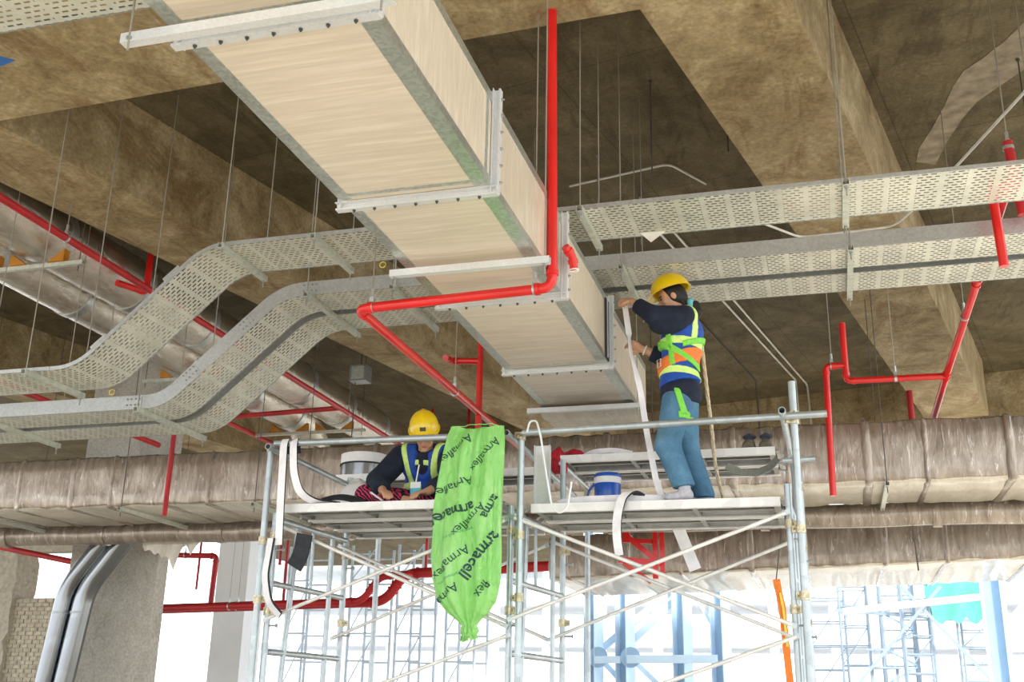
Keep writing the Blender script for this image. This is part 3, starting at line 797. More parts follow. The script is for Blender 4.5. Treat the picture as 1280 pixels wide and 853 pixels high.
plank('rear steel deck board under the standing worker, carrying the blue jug', -1.995, -0.29, 7.92, 8.38, DECK)
plank('raised steel deck board carrying the pair of shoes', -2.05, -0.35, 8.54, 8.98, 3.545)
plank('raised steel deck board behind the one with the shoes', -2.05, -0.35, 9.00, 9.40, 3.545)
plank('raised steel deck board at far left carrying the metal collar', -4.06, -2.24, 8.62, 9.10, 3.475)
for lab, x, y, z in (('rear scaffold post under the raised board, left end', -3.88, 9.22, 3.42), ('rear scaffold post behind the middle frame', -2.03, 9.5, 3.50), ('rear scaffold post behind the right end frame', -0.20, 9.5, 3.50)):
    t = standard(lab, x, y, z)
    MB().cyl((x, y, z - 0.04), (x, 8.5, z - 0.03), R * 0.9, 12).build('ledger', 'scaffold_steel', t, 50)
    coupler((x, y, z - 0.1), (0, 0, 1), (0.3, -1, 0), t)

# ------------------------------------------------------------------ things lying and hanging on the scaffold
def strip(label, pts, wd, w=0.055, th=0.012, cat='foam strip', face='white_tape', back='black_rubber', sg=1, fr=0.06):
    pts = fillet(pts, fr, 6)
    t = thing('foam_strip', label, cat, pts[0], 'foil-faced foam insulation strips')
    MB().ribbon(pts, wd, w, th).build('foam_core', back, t, 60)
    off = []
    for i, p in enumerate(pts):
        d = (pts[min(i + 1, len(pts) - 1)] - pts[max(i - 1, 0)]).normalized()
        w_ = Vector(wd if not isinstance(wd, list) else wd[i]); w_ = (w_ - d * w_.dot(d)).normalized()
        off.append(p + d.cross(w_) * (sg * (th / 2 + 0.0012)))
    MB().ribbon(off, wd, w * 0.97, 0.002).build('foil_face', face, t, 60)
    return t
strip('foil-faced foam strip draped over the left guard rail, hanging straight', [(-3.835, 7.30, 3.36), (-3.835, 7.258, 3.468), (-3.835, 7.218, 3.42), (-3.815, 7.205, 3.0), (-3.80, 7.205, 2.67)], (1, 0, 0), 0.058, 0.014, sg=1)
strip('foil-faced foam strip curving from the left guard rail down onto the deck', [(-3.765, 7.30, 3.36), (-3.765, 7.258, 3.470), (-3.755, 7.216, 3.40), (-3.73, 7.205, 3.20), (-3.68, 7.22, 3.05), (-3.60, 7.30, 2.995), (-3.45, 7.42, 2.99)], (1, 0, 0.25), 0.058, 0.014, sg=1)
strip('long foam strip hanging down the left scaffold frame', [(-3.86, 7.20, 2.72), (-3.88, 7.19, 2.45), (-3.84, 7.20, 2.27), (-3.75, 7.22, 2.18)], (0.85, -0.5, 0), 0.075, 0.016, sg=1)
strip('short dark foam strip below the left deck', [(-3.62, 7.24, 2.75), (-3.65, 7.26, 2.60), (-3.70, 7.27, 2.52)], (1, 0, 0.3), 0.12, 0.014, face='black_rubber', sg=1)
strip('foil-faced foam strip bent over the front edge of the right deck', [(-1.18, 7.62, 2.985), (-1.28, 7.46, 3.03), (-1.34, 7.405, 2.98), (-1.375, 7.395, 2.84), (-1.378, 7.40, 2.70), (-1.36, 7.40, 2.58)], (1, -0.2, 0), 0.062, 0.014, sg=1)
strip('long white foam strip lying along the right deck beside the blue jug', [(-1.90, 7.66, 2.965), (-1.80, 7.57, 2.985), (-1.62, 7.53, 2.99), (-1.35, 7.52, 2.99), (-1.12, 7.54, 2.985), (-1.02, 7.60, 2.97)], (0, 0, 1), 0.050, 0.012, sg=1)
strip('white strip dangling below the rear of the right deck', [(-1.15, 8.30, 2.963), (-1.11, 8.405, 2.965), (-1.07, 8.415, 2.85), (-0.975, 8.42, 2.60)], (1, 0, 0.2), 0.09, 0.006, back='white_tape', sg=1)
pts = fillet([(-1.345, 7.60, 4.50), (-1.325, 7.585, 4.36), (-1.31, 7.60, 4.22), (-1.30, 7.60, 4.08), (-1.235, 7.605, 3.80), (-1.19, 7.605, 3.45), (-1.13, 7.60, 3.10), (-1.09, 7.60, 2.985), (-0.99, 7.60, 2.968)], 0.06, 4)
wds = [(1, 0.35, 0.1) if p.z > 4.2 else ((0.35, 1, 0) if p.z > 3.9 else (1, 0.1, 0.1)) for p in pts]
tag(MB().ribbon(pts, wds, 0.042, 0.004).build('tape_strip', 'white_tape', None, 60), "long white tape strip hanging from the standing worker's hands to the deck", 'tape')
# flat trunking piece, hook wire, cloths
tag(MB().box(-2.065, -1.945, 7.80, 7.815, 2.956, 3.455).box(-2.065, -2.060, 7.77, 7.80, 2.956, 3.455).box(-1.950, -1.945, 7.77, 7.80, 2.956, 3.455).build('metal_cover', 'flange_white', None, 0), 'pale metal cover plate standing behind the middle frame', 'metal plate')
simple('wire_white', (0.80, 0.82, 0.84), 0.35, 0.2)
tag(MB().tube(fillet([(-1.975, 7.23, 3.42), (-1.955, 7.23, 3.50), (-1.905, 7.225, 3.50), (-1.875, 7.22, 3.40), (-1.83, 7.22, 3.12), (-1.79, 7.22, 2.90), (-1.74, 7.22, 2.84), (-1.68, 7.22, 2.88), (-1.655, 7.23, 3.06)], 0.05, 5), 0.0075, 10).build('hook_wire', 'wire_white', None, 60), 'white looped wire hooked over the guard rail next to the green bag', 'wire')
simple('red_cloth', (0.42, 0.012, 0.025), 0.85, 0, 0.4, 25)
def lump(name, label, cat, c, rx, ry, rz, mat, seed, group=None, flat=0.0, n=18, m_=10, rough=0.18, parent=None):
    rnd = random.Random(seed); ph = [rnd.uniform(0, 6.28) for _ in range(8)]
    vs, fs = [], []
    for j in range(m_ + 1):
        el = -math.pi / 2 + math.pi * j / m_
        for i in range(n):
            az = 2 * math.pi * i / n
            k = 1 + rough * (math.sin(3 * az + ph[0] + 2 * el) + 0.6 * math.sin(5 * az + ph[1] - 3 * el) + 0.5 * math.sin(4 * el + ph[2] + az)) / 2
            z = math.sin(el) * k
            vs.append((c[0] + rx * math.cos(el) * math.cos(az) * k, c[1] + ry * math.cos(el) * math.sin(az) * k, c[2] + rz * max(z, -0.55)))
    for j in range(m_):
        for i in range(n): fs.append((j * n + i, j * n + (i + 1) % n, (j + 1) * n + (i + 1) % n, (j + 1) * n + i))
    o = MB().add(vs, fs).build(name, mat, parent, 180)
    if parent is None: tag(o, label, cat, group)
    return o
lump('cloth_bundle', 'dark red cloth bundle hanging behind the middle upright', 'cloth', (-2.075, 8.58, 3.48), 0.075, 0.05, 0.13, 'red_cloth', 3)
lump('cloth_bundle', 'bright red cloth bundle on the raised board near the white strip', 'cloth', (-1.98, 8.75, 3.575), 0.10, 0.08, 0.06, 'red_cloth', 5)
strip('white foam strip lying on the raised board beside the red cloth', [(-1.92, 8.72, 3.552), (-1.80, 8.66, 3.590), (-1.62, 8.64, 3.590), (-1.48, 8.66, 3.56)], (0, 0.2, 1), 0.045, 0.012, sg=1)
simple('white_plastic', (0.86, 0.86, 0.86), 0.35, 0, 0.06, 20)
lump('plastic_bag', 'white crumpled plastic bag beside the crouching worker', 'bag', (-3.58, 8.05, 3.10), 0.17, 0.12, 0.19, 'white_plastic', 11)
strip('black foam strip lying in a low arch on the left deck beside the sitting worker', [(-3.72, 7.50, 2.992), (-3.62, 7.46, 3.035), (-3.48, 7.44, 3.055), (-3.36, 7.42, 3.035), (-3.25, 7.40, 2.995)], (0, 1, 0.5), 0.075, 0.022, face='black_rubber', sg=-1)
# metal duct collar
t = thing('duct_collar', 'round bright metal duct collar with white rim on the raised left board', 'duct collar', (-3.90, 8.86, 3.475))
MB().lathe([(0.21, 0), (0.21, 0.118), (0.205, 0.12)], (-3.90, 8.86, 3.476), 32).build('metal_ring', 'bright_pipe', t, 40)
MB().lathe([(0.218, 0), (0.218, 0.012), (0.21, 0.012)], (-3.90, 8.86, 3.585), 32).build('dark_bead', 'black_rubber', t, 40)
MB().lathe([(0.212, 0), (0.212, 0.085)], (-3.90, 8.86, 3.598), 32).build('white_rim', 'white_plastic', t, 40)
# blue water jug
simple('jug_blue', (0.012, 0.10, 0.52), 0.3, 0, 0.1, 6, 0, 0.2)
t = thing('water_jug', 'blue water jug with white band standing on the right deck', 'jug', (-1.56, 8.02, DECK))
MB().lathe([(0.080, 0), (0.092, 0.012), (0.098, 0.15), (0.100, 0.23), (0.098, 0.235)], (-1.56, 8.02, DECK), 28).build('body', 'jug_blue', t, 50)
MB().lathe([(0.101, 0), (0.1025, 0.004), (0.1025, 0.044), (0.101, 0.048)], (-1.56, 8.02, DECK + 0.235), 28).build('white_band', 'white_plastic', t, 40)
MB().lathe([(0.1035, 0), (0.1035, 0.014), (0.092, 0.030), (0.05, 0.034), (0.03, 0.036)], (-1.56, 8.02, DECK + 0.283), 28).build('lid', 'jug_blue', t, 50)
MB().tube(fillet([(-1.655, 8.0, DECK + 0.24), (-1.70, 7.985, DECK + 0.18), (-1.712, 7.98, DECK + 0.05)], 0.04, 5), 0.009, 8).build('handle', 'jug_blue', t, 50)
# shoes
simple('shoe_suede', (0.15, 0.125, 0.085), 0.9, 0, 0.25, 30, 0.2); simple('shoe_dark', (0.03, 0.04, 0.06), 0.8); simple('shoe_sole', (0.22, 0.20, 0.17), 0.8)
def shoe(label, x, y, z):
    t = thing('work_shoe', label, 'shoe', (x, y, z), 'pair of work shoes')
    prof = [(0.0, 0.044, 0.030), (0.04, 0.052, 0.062), (0.10, 0.050, 0.085), (0.16, 0.046, 0.115), (0.22, 0.047, 0.13), (0.27, 0.042, 0.13), (0.285, 0.030, 0.11)]
    vs, fs = [], []; n = 12
    for d, w, h in prof:
        for i in range(n):
            a = math.pi * i / (n - 1)
            vs.append((x + w * math.cos(a), y + d, z + 0.018 + h * math.sin(a) ** 0.7))
    for j in range(len(prof) - 1):
        for i in range(n - 1): fs.append((j * n + i, j * n + i + 1, (j + 1) * n + i + 1, (j + 1) * n + i))
        fs.append((j * n, (j + 1) * n, (j + 1) * n + n - 1, j * n + n - 1))
    fs += [tuple(range(n)), tuple(range((len(prof) - 1) * n, len(prof) * n))]
    MB().add(vs, fs).build('upper', 'shoe_suede', t, 60)
    MB().add([(x - 0.045, y + 0.01, z), (x + 0.045, y + 0.01, z), (x + 0.058, y + 0.10, z), (x + 0.045, y + 0.28, z), (x - 0.045, y + 0.28, z), (x - 0.058, y + 0.10, z)] +
             [(x - 0.045, y, z + 0.02), (x + 0.045, y, z + 0.02), (x + 0.058, y + 0.10, z + 0.02), (x + 0.045, y + 0.29, z + 0.02), (x - 0.045, y + 0.29, z + 0.02), (x - 0.058, y + 0.10, z + 0.02)],
             [(5, 4, 3, 2, 1, 0), (6, 7, 8, 9, 10, 11)] + [(i, (i + 1) % 6, 6 + (i + 1) % 6, 6 + i) for i in range(6)]).build('sole', 'shoe_sole', t, 0)
    MB().tube([(x - 0.034, y + 0.15, z + 0.13), (x, y + 0.14, z + 0.145), (x + 0.034, y + 0.15, z + 0.13), (x + 0.036, y + 0.23, z + 0.15), (x, y + 0.28, z + 0.155), (x - 0.036, y + 0.23, z + 0.15), (x - 0.034, y + 0.15, z + 0.13)], 0.017, 8).build('collar', 'shoe_dark', t, 60)
    for k in range(3):
        MB().cyl((x - 0.03, y + 0.085 + k * 0.025, z + 0.098 + k * 0.012), (x + 0.03, y + 0.09 + k * 0.025, z + 0.098 + k * 0.012), 0.005, 6).build('lace', 'shoe_dark', t)
shoe('worn brown work shoe on the raised board, the left one', -0.555, 8.60, 3.546)
shoe('worn brown work shoe on the raised board, next to the upright tube', -0.425, 8.60, 3.546)
# bent metal sheet stuck under the raised board
m = MB(); pts = [(-0.72, 8.50, 3.40), (-0.62, 8.50, 3.345), (-0.50, 8.50, 3.335), (-0.40, 8.50, 3.37), (-0.33, 8.50, 3.44)]
tag(m.ribbon(pts, (0, 0.5, 1), 0.07, 0.004).build('bent_sheet', 'galvanised_dark', None, 60), 'curved grey metal offcut hanging below the raised board', 'metal sheet')
# lifeline rope
simple('rope', (0.62, 0.52, 0.36), 0.9, 0, 0.3, 60)
t = thing('lifeline_rope', 'beige lifeline rope hanging behind the standing worker', 'rope', (-0.80, 7.9, 3.0))
P = fillet([(-0.80, 7.72, 4.20), (-0.795, 7.80, 4.05), (-0.785, 7.9, 3.80), (-0.765, 7.92, 3.55), (-0.755, 7.93, 3.30), (-0.72, 7.93, 3.10), (-0.68, 7.93, 2.97)], 0.08, 5)
Q = []
for a, b in zip(P, P[1:]):
    k = max(1, int((b - a).length / 0.02))
    for i in range(k): Q.append(a.lerp(b, i / k))
for ph in (0, 2.094, 4.189):
    MB().tube([p + Vector((math.cos(i * 0.7 + ph), math.sin(i * 0.7 + ph), 0)) * 0.007 for i, p in enumerate(Q)], 0.0085, 6).build('strand', 'rope', t, 60)
tag(MB().tube(fillet([(-0.80, 7.70, 4.22), (-0.82, 7.68, 4.17), (-0.80, 7.72, 4.12), (-0.775, 7.74, 4.17), (-0.80, 7.70, 4.22)], 0.03, 3), 0.006, 8).build('rope_hook', 'galvanised', t, 60))

# ------------------------------------------------------------------ green printed foil bag
def mat_bag():
    m, nt, b = new_mat('bag_film')
    n1 = noise(nt, worldpos(nt, (1.6, 1, 0.6)), 6, 5, 0.6, 0.8)
    nt.links.new(ramp(nt, n1, [(0.3, (0.30, 0.76, 0.17)), (0.55, (0.40, 0.86, 0.25)), (0.75, (0.55, 0.93, 0.38))]), b.inputs['Base Color'])
    b.inputs['Roughness'].default_value = 0.38
    b.inputs['Coat Weight'].default_value = 0.4; b.inputs['Coat Roughness'].default_value = 0.2
    tr = nt.nodes.new('ShaderNodeBsdfTranslucent'); tr.inputs['Color'].default_value = (0.30, 0.85, 0.18, 1)
    mx = nt.nodes.new('ShaderNodeMixShader'); mx.inputs[0].default_value = 0.25
    nt.links.new(b.outputs[0], mx.inputs[1]); nt.links.new(tr.outputs[0], mx.inputs[2])
    nt.links.new(mx.outputs[0], nt.nodes['Material Output'].inputs['Surface'])
    n2 = noise(nt, worldpos(nt, (2.2, 1, 0.8), (0, 0.5, 0)), 9, 4, 0.55, 1.8)
    bump(nt, b, (NV(nt, n1) * 0.6 + NV(nt, n2)).s, 0.9, 0.03)
mat_bag()
simple('bag_print', (0.006, 0.055, 0.045), 0.5, 0, 0.05)
simple('bag_print_pale', (0.10, 0.42, 0.16), 0.5, 0, 0.05)
ZS = [3.445, 3.38, 3.27, 3.10, 2.85, 2.55, 2.38, 2.26, 2.18, 2.13, 2.10, 2.07, 2.02]
XA = [-2.475, -2.505, -2.525, -2.545, -2.580, -2.588, -2.560, -2.52, -2.45, -2.385, -2.355, -2.365, -2.345]
XB = [-2.120, -2.112, -2.110, -2.108, -2.104, -2.102, -2.108, -2.13, -2.18, -2.235, -2.255, -2.235, -2.270]
DP = [0.055, 0.085, 0.105, 0.115, 0.125, 0.130, 0.125, 0.110, 0.085, 0.055, 0.040, 0.050, 0.030]
def bag_pt(th, z):
    zz = ZS[::-1]
    a = float(np.interp(z, zz, XA[::-1])); b = float(np.interp(z, zz, XB[::-1])); d = float(np.interp(z, zz, DP[::-1]))
    cx, hw = (a + b) / 2, (b - a) / 2
    t = (3.445 - z) / 1.42
    g = min(1, t * 3)
    f = 1 + 0.16 * math.sin(7 * th + 2.2 * t + 0.7) * (0.5 + 0.8 * (1 - t)) + 0.10 * math.sin(13 * th - 5 * t) + 0.05 * math.sin(3 * th + 11 * t)
    # deep pleats on the right half
    w = max(0, math.cos(th - 5.3)) ** 3
    f -= 0.30 * w * (0.5 + 0.5 * math.sin(16 * th + 3 * t)) * (1 - 0.4 * t)
    f -= 0.30 * math.exp(-(((th - 4.35) * 1.1 - (t - 0.28) * 2.6) / 0.16) ** 2) * max(0, 1 - abs(t - 0.35) / 0.4)
    x = cx + hw * math.cos(th) * (1 + 0.25 * (f - 1)); y = 7.085 + d * math.sin(th) * f
    if t < 0.12:   # V-shaped sag of the open mouth
        y += 0.02 * math.cos(3 * th) * (0.12 - t) / 0.12
    return Vector((x, y, z))
n, mrows = 96, 90
vs, fs = [], []
for j in range(mrows + 1):
    z = 3.445 - 1.425 * j / mrows
    for i in range(n):
        th = 2 * math.pi * i / n
        p = bag_pt(th, z)
        if j < 12:      # mouth dips in the middle of the front
            p.z -= 0.035 * max(0, math.cos((th - 4.9) * 1.6)) * (1 - j / 12) if abs(th - 4.9) < 0.98 else 0
        vs.append(p)
for j in range(mrows):
    for i in range(n): fs.append((j * n + i, (j + 1) * n + i, (j + 1) * n + (i + 1) % n, j * n + (i + 1) % n))
fs.append(tuple(mrows * n + i for i in range(n)))
bag = thing('plastic_bag', 'bright green printed plastic bag hanging from the guard rail in the middle', 'bag', (-2.345, 7.085, 2.02))
MB().add(vs, fs).build('bag_body', 'bag_film', bag, 180)
# folded rim
MB().tube([bag_pt(2 * math.pi * i / 48, 3.44) + Vector((0, 0, 0.002)) for i in range(49)], 0.0035, 6).build('rim', 'bag_film', bag, 180)
m = MB(); rnd = random.Random(2)
for k in range(7):
    a = rnd.uniform(0, 6.28); r_ = 0.02
    m.ribbon([(-2.305 + r_ * math.cos(a), 7.085 + r_ * math.sin(a), 2.10), (-2.305 + 0.04 * math.cos(a), 7.085 + 0.03 * math.sin(a), 2.05), (-2.305 + 0.055 * math.cos(a + 0.3), 7.085 + 0.04 * math.sin(a), 1.99 + rnd.uniform(0, 0.03))], (math.sin(a), -math.cos(a), 0.2), 0.05, 0.002)
o = m.build('gathered_tail', 'bag_film', bag, 60); o['kind'] = 'stuff'
def letter(text, x, z, ang, size, mat='bag_print', bold=0.0):
    cu = bpy.data.curves.new('t', 'FONT'); cu.body = text; cu.size = size; cu.offset = bold; cu.resolution_u = 2
    cu.align_x = 'CENTER'; cu.align_y = 'CENTER'
    ob = bpy.data.objects.new('t', cu); COL.objects.link(ob)
    me = bpy.data.meshes.new_from_object(ob.evaluated_get(bpy.context.evaluated_depsgraph_get()))
    bpy.data.objects.remove(ob); bpy.data.curves.remove(cu)
    import bmesh
    bm = bmesh.new(); bm.from_mesh(me)
    bmesh.ops.triangulate(bm, faces=bm.faces)
    for _ in range(2):
        lo = [e for e in bm.edges if e.calc_length() > size * 0.16]
        if lo: bmesh.ops.subdivide_edges(bm, edges=lo, cuts=1)
    ca, sa = math.cos(math.radians(ang)), math.sin(math.radians(ang))
    o0 = wloc(bag); dead = []
    for v in bm.verts:
        px, pz = x + v.co.x * ca - v.co.y * sa, z + v.co.x * sa + v.co.y * ca
        zz = ZS[::-1]; pz = min(max(pz, 2.12), 3.40)
        a = float(np.interp(pz, zz, XA[::-1])); b = float(np.interp(pz, zz, XB[::-1]))
        c = (px - (a + b) / 2) / ((b - a) / 2)
        if abs(c) > 0.97: c = 0.97 * (1 if c > 0 else -1); dead.append(v)
        th = 2 * math.pi - math.acos(c)
        q = bag_pt(th, pz)
        e = 1e-3; du = bag_pt(th + e, pz) - q; dv = bag_pt(th, pz - e) - q
        nrm = dv.cross(du).normalized()
        if nrm.y > 0: nrm = -nrm
        v.co = q + nrm * 0.004 - o0
    bmesh.ops.delete(bm, geom=[f for f in bm.faces if all(v in dead for v in f.verts)], context='FACES')
    bm.to_mesh(me); bm.free()
    me.materials.clear(); me.materials.append(MATS[mat])
    o = bpy.data.objects.new('lettering', me); COL.objects.link(o); o.parent = bag
for (tx, px, pz, an, sz, bo) in [
    ('Armaflex', -2.42, 3.27, 216, 0.075, 0), ('Armaflex', -2.21, 3.23, 232, 0.075, 0), ('Armaflex', -2.43, 3.01, 198, 0.080, 0),
    ('armacell', -2.43, 2.83, 196, 0.100, 0.0022), ('Armaflex', -2.30, 2.78, 226, 0.075, 0),
    ('Armaflex', -2.42, 2.50, 218, 0.085, 0), ('armacell', -2.22, 2.55, 233, 0.110, 0.0022),
    ('arma', -2.16, 2.87, 245, 0.085, 0.0015), ('flex', -2.20, 2.33, 238, 0.080, 0), ('Arma', -2.44, 2.30, 215, 0.080, 0)]:
    letter(tx, px, pz, an, sz, 'bag_print', bo)
letter('www.armacell.com', -2.375, 2.69, 200, 0.030, 'bag_print_pale'); letter('www.armacell.com', -2.40, 2.41, 205, 0.030, 'bag_print_pale')
# ------------------------------------------------------------------ people: smooth-blended distance fields meshed by surface nets
simple('skin', (0.62, 0.34, 0.21), 0.5, 0, 0.08, 30)
simple('lip', (0.45, 0.13, 0.10), 0.5, 0, 0.05)
simple('eye_dark', (0.02, 0.015, 0.012), 0.3)
simple('hair', (0.012, 0.009, 0.008), 0.55, 0, 0.4, 60)
simple('helmet_yellow', (0.86, 0.60, 0.005), 0.28, 0, 0.04, 5, 0, 0.4)
simple('navy_cloth', (0.010, 0.016, 0.036), 0.9, 0, 0.35, 22, 0.25)
simple('vest_blue', (0.012, 0.075, 0.40), 0.75, 0, 0.2, 18, 0.2)
simple('lime_tape', (0.66, 0.92, 0.24), 0.45, 0, 0.1, 40)
simple('harness_green', (0.20, 0.66, 0.06), 0.6, 0, 0.12, 40)
simple('harness_orange', (0.85, 0.20, 0.03), 0.65, 0, 0.12, 30)
simple('sock_grey', (0.50, 0.50, 0.56), 0.9, 0, 0.15, 50)
simple('aqua', (0.16, 0.62, 0.74), 0.7)
simple('card_blue', (0.06, 0.48, 0.62), 0.4)
def mat_jeans():
    m, nt, b = new_mat('jeans')
    n1 = noise(nt, worldpos(nt), 4.5, 5, 0.6); n2 = noise(nt, worldpos(nt, (1, 1, 6)), 60, 3)
    c = ramp(nt, n1, [(0.3, (0.045, 0.125, 0.22)), (0.55, (0.085, 0.21, 0.34)), (0.75, (0.16, 0.32, 0.46))])
    c = mix(nt, 0.35, c, ramp(nt, n2, [(0.3, (0.3, 0.3, 0.3)), (0.7, (0.7, 0.7, 0.7))]), 'OVERLAY')
    nt.links.new(c, b.inputs['Base Color']); b.inputs['Roughness'].default_value = 0.9
    bump(nt, b, n1, 0.4, 0.02)
mat_jeans()
def mat_zebra():
    m, nt, b = new_mat('zebra_cloth')
    w = nt.nodes.new('ShaderNodeTexWave'); w.inputs['Scale'].default_value = 11; w.inputs['Distortion'].default_value = 9; w.inputs['Detail'].default_value = 3
    nt.links.new(worldpos(nt, (1, 1, 1.6), (0.4, 0.5, 0.3)), w.inputs['Vector'])
    nt.links.new(ramp(nt, w.outputs['Fac'], [(0.50, (0.008, 0.008, 0.015)), (0.64, (0.50, 0.02, 0.09)), (0.8, (0.62, 0.05, 0.14))]), b.inputs['Base Color'])
    b.inputs['Roughness'].default_value = 0.9
mat_zebra()

def smin(a, b, k):
    h = np.clip(0.5 + 0.5 * (b - a) / k, 0, 1)
    return b * (1 - h) + a * h - k * h * (1 - h)
def d_caps(P, a, ra, b, rb):
    a, b = np.array(a, float), np.array(b, float); ab = b - a
    t = np.clip(((P - a) @ ab) / max(ab @ ab, 1e-9), 0, 1)
    return np.linalg.norm(P - a - t[..., None] * ab, axis=-1) - (ra + (rb - ra) * t)
def d_ell(P, c, r, M=None):
    q = P - np.array(c, float)
    if M is not None: q = q @ np.array(M)                # columns of M are the local axes
    r = np.array(r, float)
    k0 = np.linalg.norm(q / r, axis=-1); k1 = np.linalg.norm(q / (r * r), axis=-1)
    return np.where(k1 < 1e-9, -r.min(), k0 * (k0 - 1) / np.maximum(k1, 1e-9))
def prim_box(p):
    if p[0] == 'c':
        a, b = np.array(p[1], float), np.array(p[3], float); r = max(p[2], p[4])
        return np.minimum(a, b) - r, np.maximum(a, b) + r
    r = max(p[2]); c = np.array(p[1], float)
    return c - r, c + r
def prim_d(p, P):
    return d_caps(P, *p[1:5]) if p[0] == 'c' else d_ell(P, p[1], p[2], p[3] if len(p) > 3 else None)
def field(prims, h, k=0.02, grow=0.0, cuts=()):
    """prims: ('c',a,ra,b,rb) tapered capsules, ('e',c,(rx,ry,rz),M) ellipsoids; cuts: functions P -> distance, kept where negative"""
    boxes = [prim_box(p) for p in prims]
    pad = 0.03 + grow + k
    lo = np.min([b[0] for b in boxes], 0) - pad; hi = np.max([b[1] for b in boxes], 0) + pad
    nsh = np.ceil((hi - lo) / h).astype(int) + 1
    F = np.full(nsh, 0.2, np.float32)
    ax = [lo[i] + h * np.arange(nsh[i]) for i in range(3)]
    for p, (b0, b1) in zip(prims, boxes):
        i0 = np.maximum(((b0 - pad - lo) / h).astype(int), 0); i1 = np.minimum(((b1 + pad - lo) / h).astype(int) + 2, nsh)
        G = np.stack(np.meshgrid(ax[0][i0[0]:i1[0]], ax[1][i0[1]:i1[1]], ax[2][i0[2]:i1[2]], indexing='ij'), -1)
        sl = tuple(slice(a, b) for a, b in zip(i0, i1))
        F[sl] = smin(F[sl], prim_d(p, G) - grow, k)
    if cuts:
        G = np.stack(np.meshgrid(*ax, indexing='ij'), -1)
        for c in cuts: F = np.maximum(F, c(G))
    return F, lo
def nets(F, lo, h):
    """naive surface nets"""
    S = F < 0
    n = np.array(F.shape) - 1
    cs = np.zeros(n, int)
    corners = [(i, j, k) for i in (0, 1) for j in (0, 1) for k in (0, 1)]
    sub = lambda A, c: A[c[0]:c[0] + n[0], c[1]:c[1] + n[1], c[2]:c[2] + n[2]]
    for c in corners: cs += sub(S, c)
    act = (cs > 0) & (cs < 8)
    idx = np.argwhere(act)
    vid = np.full(n, -1, int); vid[act] = np.arange(len(idx))
    pos = np.zeros((len(idx), 3)); cnt = np.zeros(len(idx))
    for a in corners:
        for d in range(3):
            if a[d]: continue
            b = list(a); b[d] = 1
            fa = F[idx[:, 0] + a[0], idx[:, 1] + a[1], idx[:, 2] + a[2]]; fb = F[idx[:, 0] + b[0], idx[:, 1] + b[1], idx[:, 2] + b[2]]
            m = (fa < 0) != (fb < 0)
            t = np.where(m, fa / np.where(m, fa - fb, 1), 0)
            p = np.array(a, float)[None] + t[:, None] * (np.array(b, float) - np.array(a, float))[None]
            pos[m] += p[m]; cnt[m] += 1
    pos = lo + h * (idx + pos / cnt[:, None])
    quads = []
    for d in range(3):
        u, v = (d + 1) % 3, (d + 2) % 3
        sh = list(F.shape); sh[d] -= 1
        A = S[tuple(slice(0, sh[i]) for i in range(3))]
        off = [0, 0, 0]; off[d] = 1
        B = S[tuple(slice(off[i], off[i] + sh[i]) for i in range(3))]
        e = np.argwhere(A != B)
        e = e[(e[:, u] > 0) & (e[:, v] > 0) & (e[:, u] < n[u]) & (e[:, v] < n[v])]
        if len(e) == 0: continue
        def cell(du, dv):
            c = e.copy(); c[:, u] -= du; c[:, v] -= dv
            return vid[c[:, 0], c[:, 1], c[:, 2]]
        q = np.stack([cell(1, 1), cell(0, 1), cell(0, 0), cell(1, 0)], 1)
        flip = ~S[e[:, 0], e[:, 1], e[:, 2]]
        q[flip] = q[flip][:, ::-1]
        quads.append(q)
    return pos, np.concatenate(quads)
def blob(name, mat, parent, prims, h=0.008, k=0.02, grow=0.0, cuts=(), relax=2, origin=None):
    F, lo = field(prims, h, k, grow, cuts)
    pos, q = nets(F, lo, h)
    o0 = np.array(wloc(parent)) if parent else np.array(origin)
    me = bpy.data.meshes.new(name)
    me.from_pydata((pos - o0).tolist(), [], q.tolist()); me.update()
    for _ in range(relax):                                # light Laplacian smoothing
        E_ = np.empty(len(me.edges) * 2, int); me.edges.foreach_get('vertices', E_); E_ = E_.reshape(-1, 2)
        co = np.empty(len(me.vertices) * 3); me.vertices.foreach_get('co', co); co = co.reshape(-1, 3)
        acc = np.zeros_like(co); c = np.zeros(len(co))
        for a, b in ((0, 1), (1, 0)):
            np.add.at(acc, E_[:, a], co[E_[:, b]]); np.add.at(c, E_[:, a], 1)
        co = co * 0.5 + 0.5 * acc / np.maximum(c, 1)[:, None]
        me.vertices.foreach_set('co', co.ravel())
    me.update()
    me.materials.append(MATS[mat])
    me.polygons.foreach_set('use_smooth', [True] * len(me.polygons))
    o = bpy.data.objects.new(name, me); COL.objects.link(o)
    if parent: o.parent = parent
    else: o.location = origin
    return o
def unit(v): v = np.array(v, float); return v / np.linalg.norm(v)
def slab_cut(p, n, hw):
    p = np.array(p, float); n = unit(n)
    return lambda P: np.abs((P - p) @ n) - hw
def half(p, n):
    """keep the side the normal points away from"""
    p = np.array(p, float); n = unit(n)
    return lambda P: (P - p) @ n
def minus(prims, grow=0.0):
    def f(P):
        d = np.full(P.shape[:-1], 9.0)
        for p in prims: d = np.minimum(d, prim_d(p, P) - grow)
        return -d
    return f
def axes(fwd, up):
    """local axes matrix with columns fwd, side, up"""
    f = unit(fwd); u = np.array(up, float); u = unit(u - f * (u @ f)); s = np.cross(u, f)
    return np.stack([f, s, u], 1)
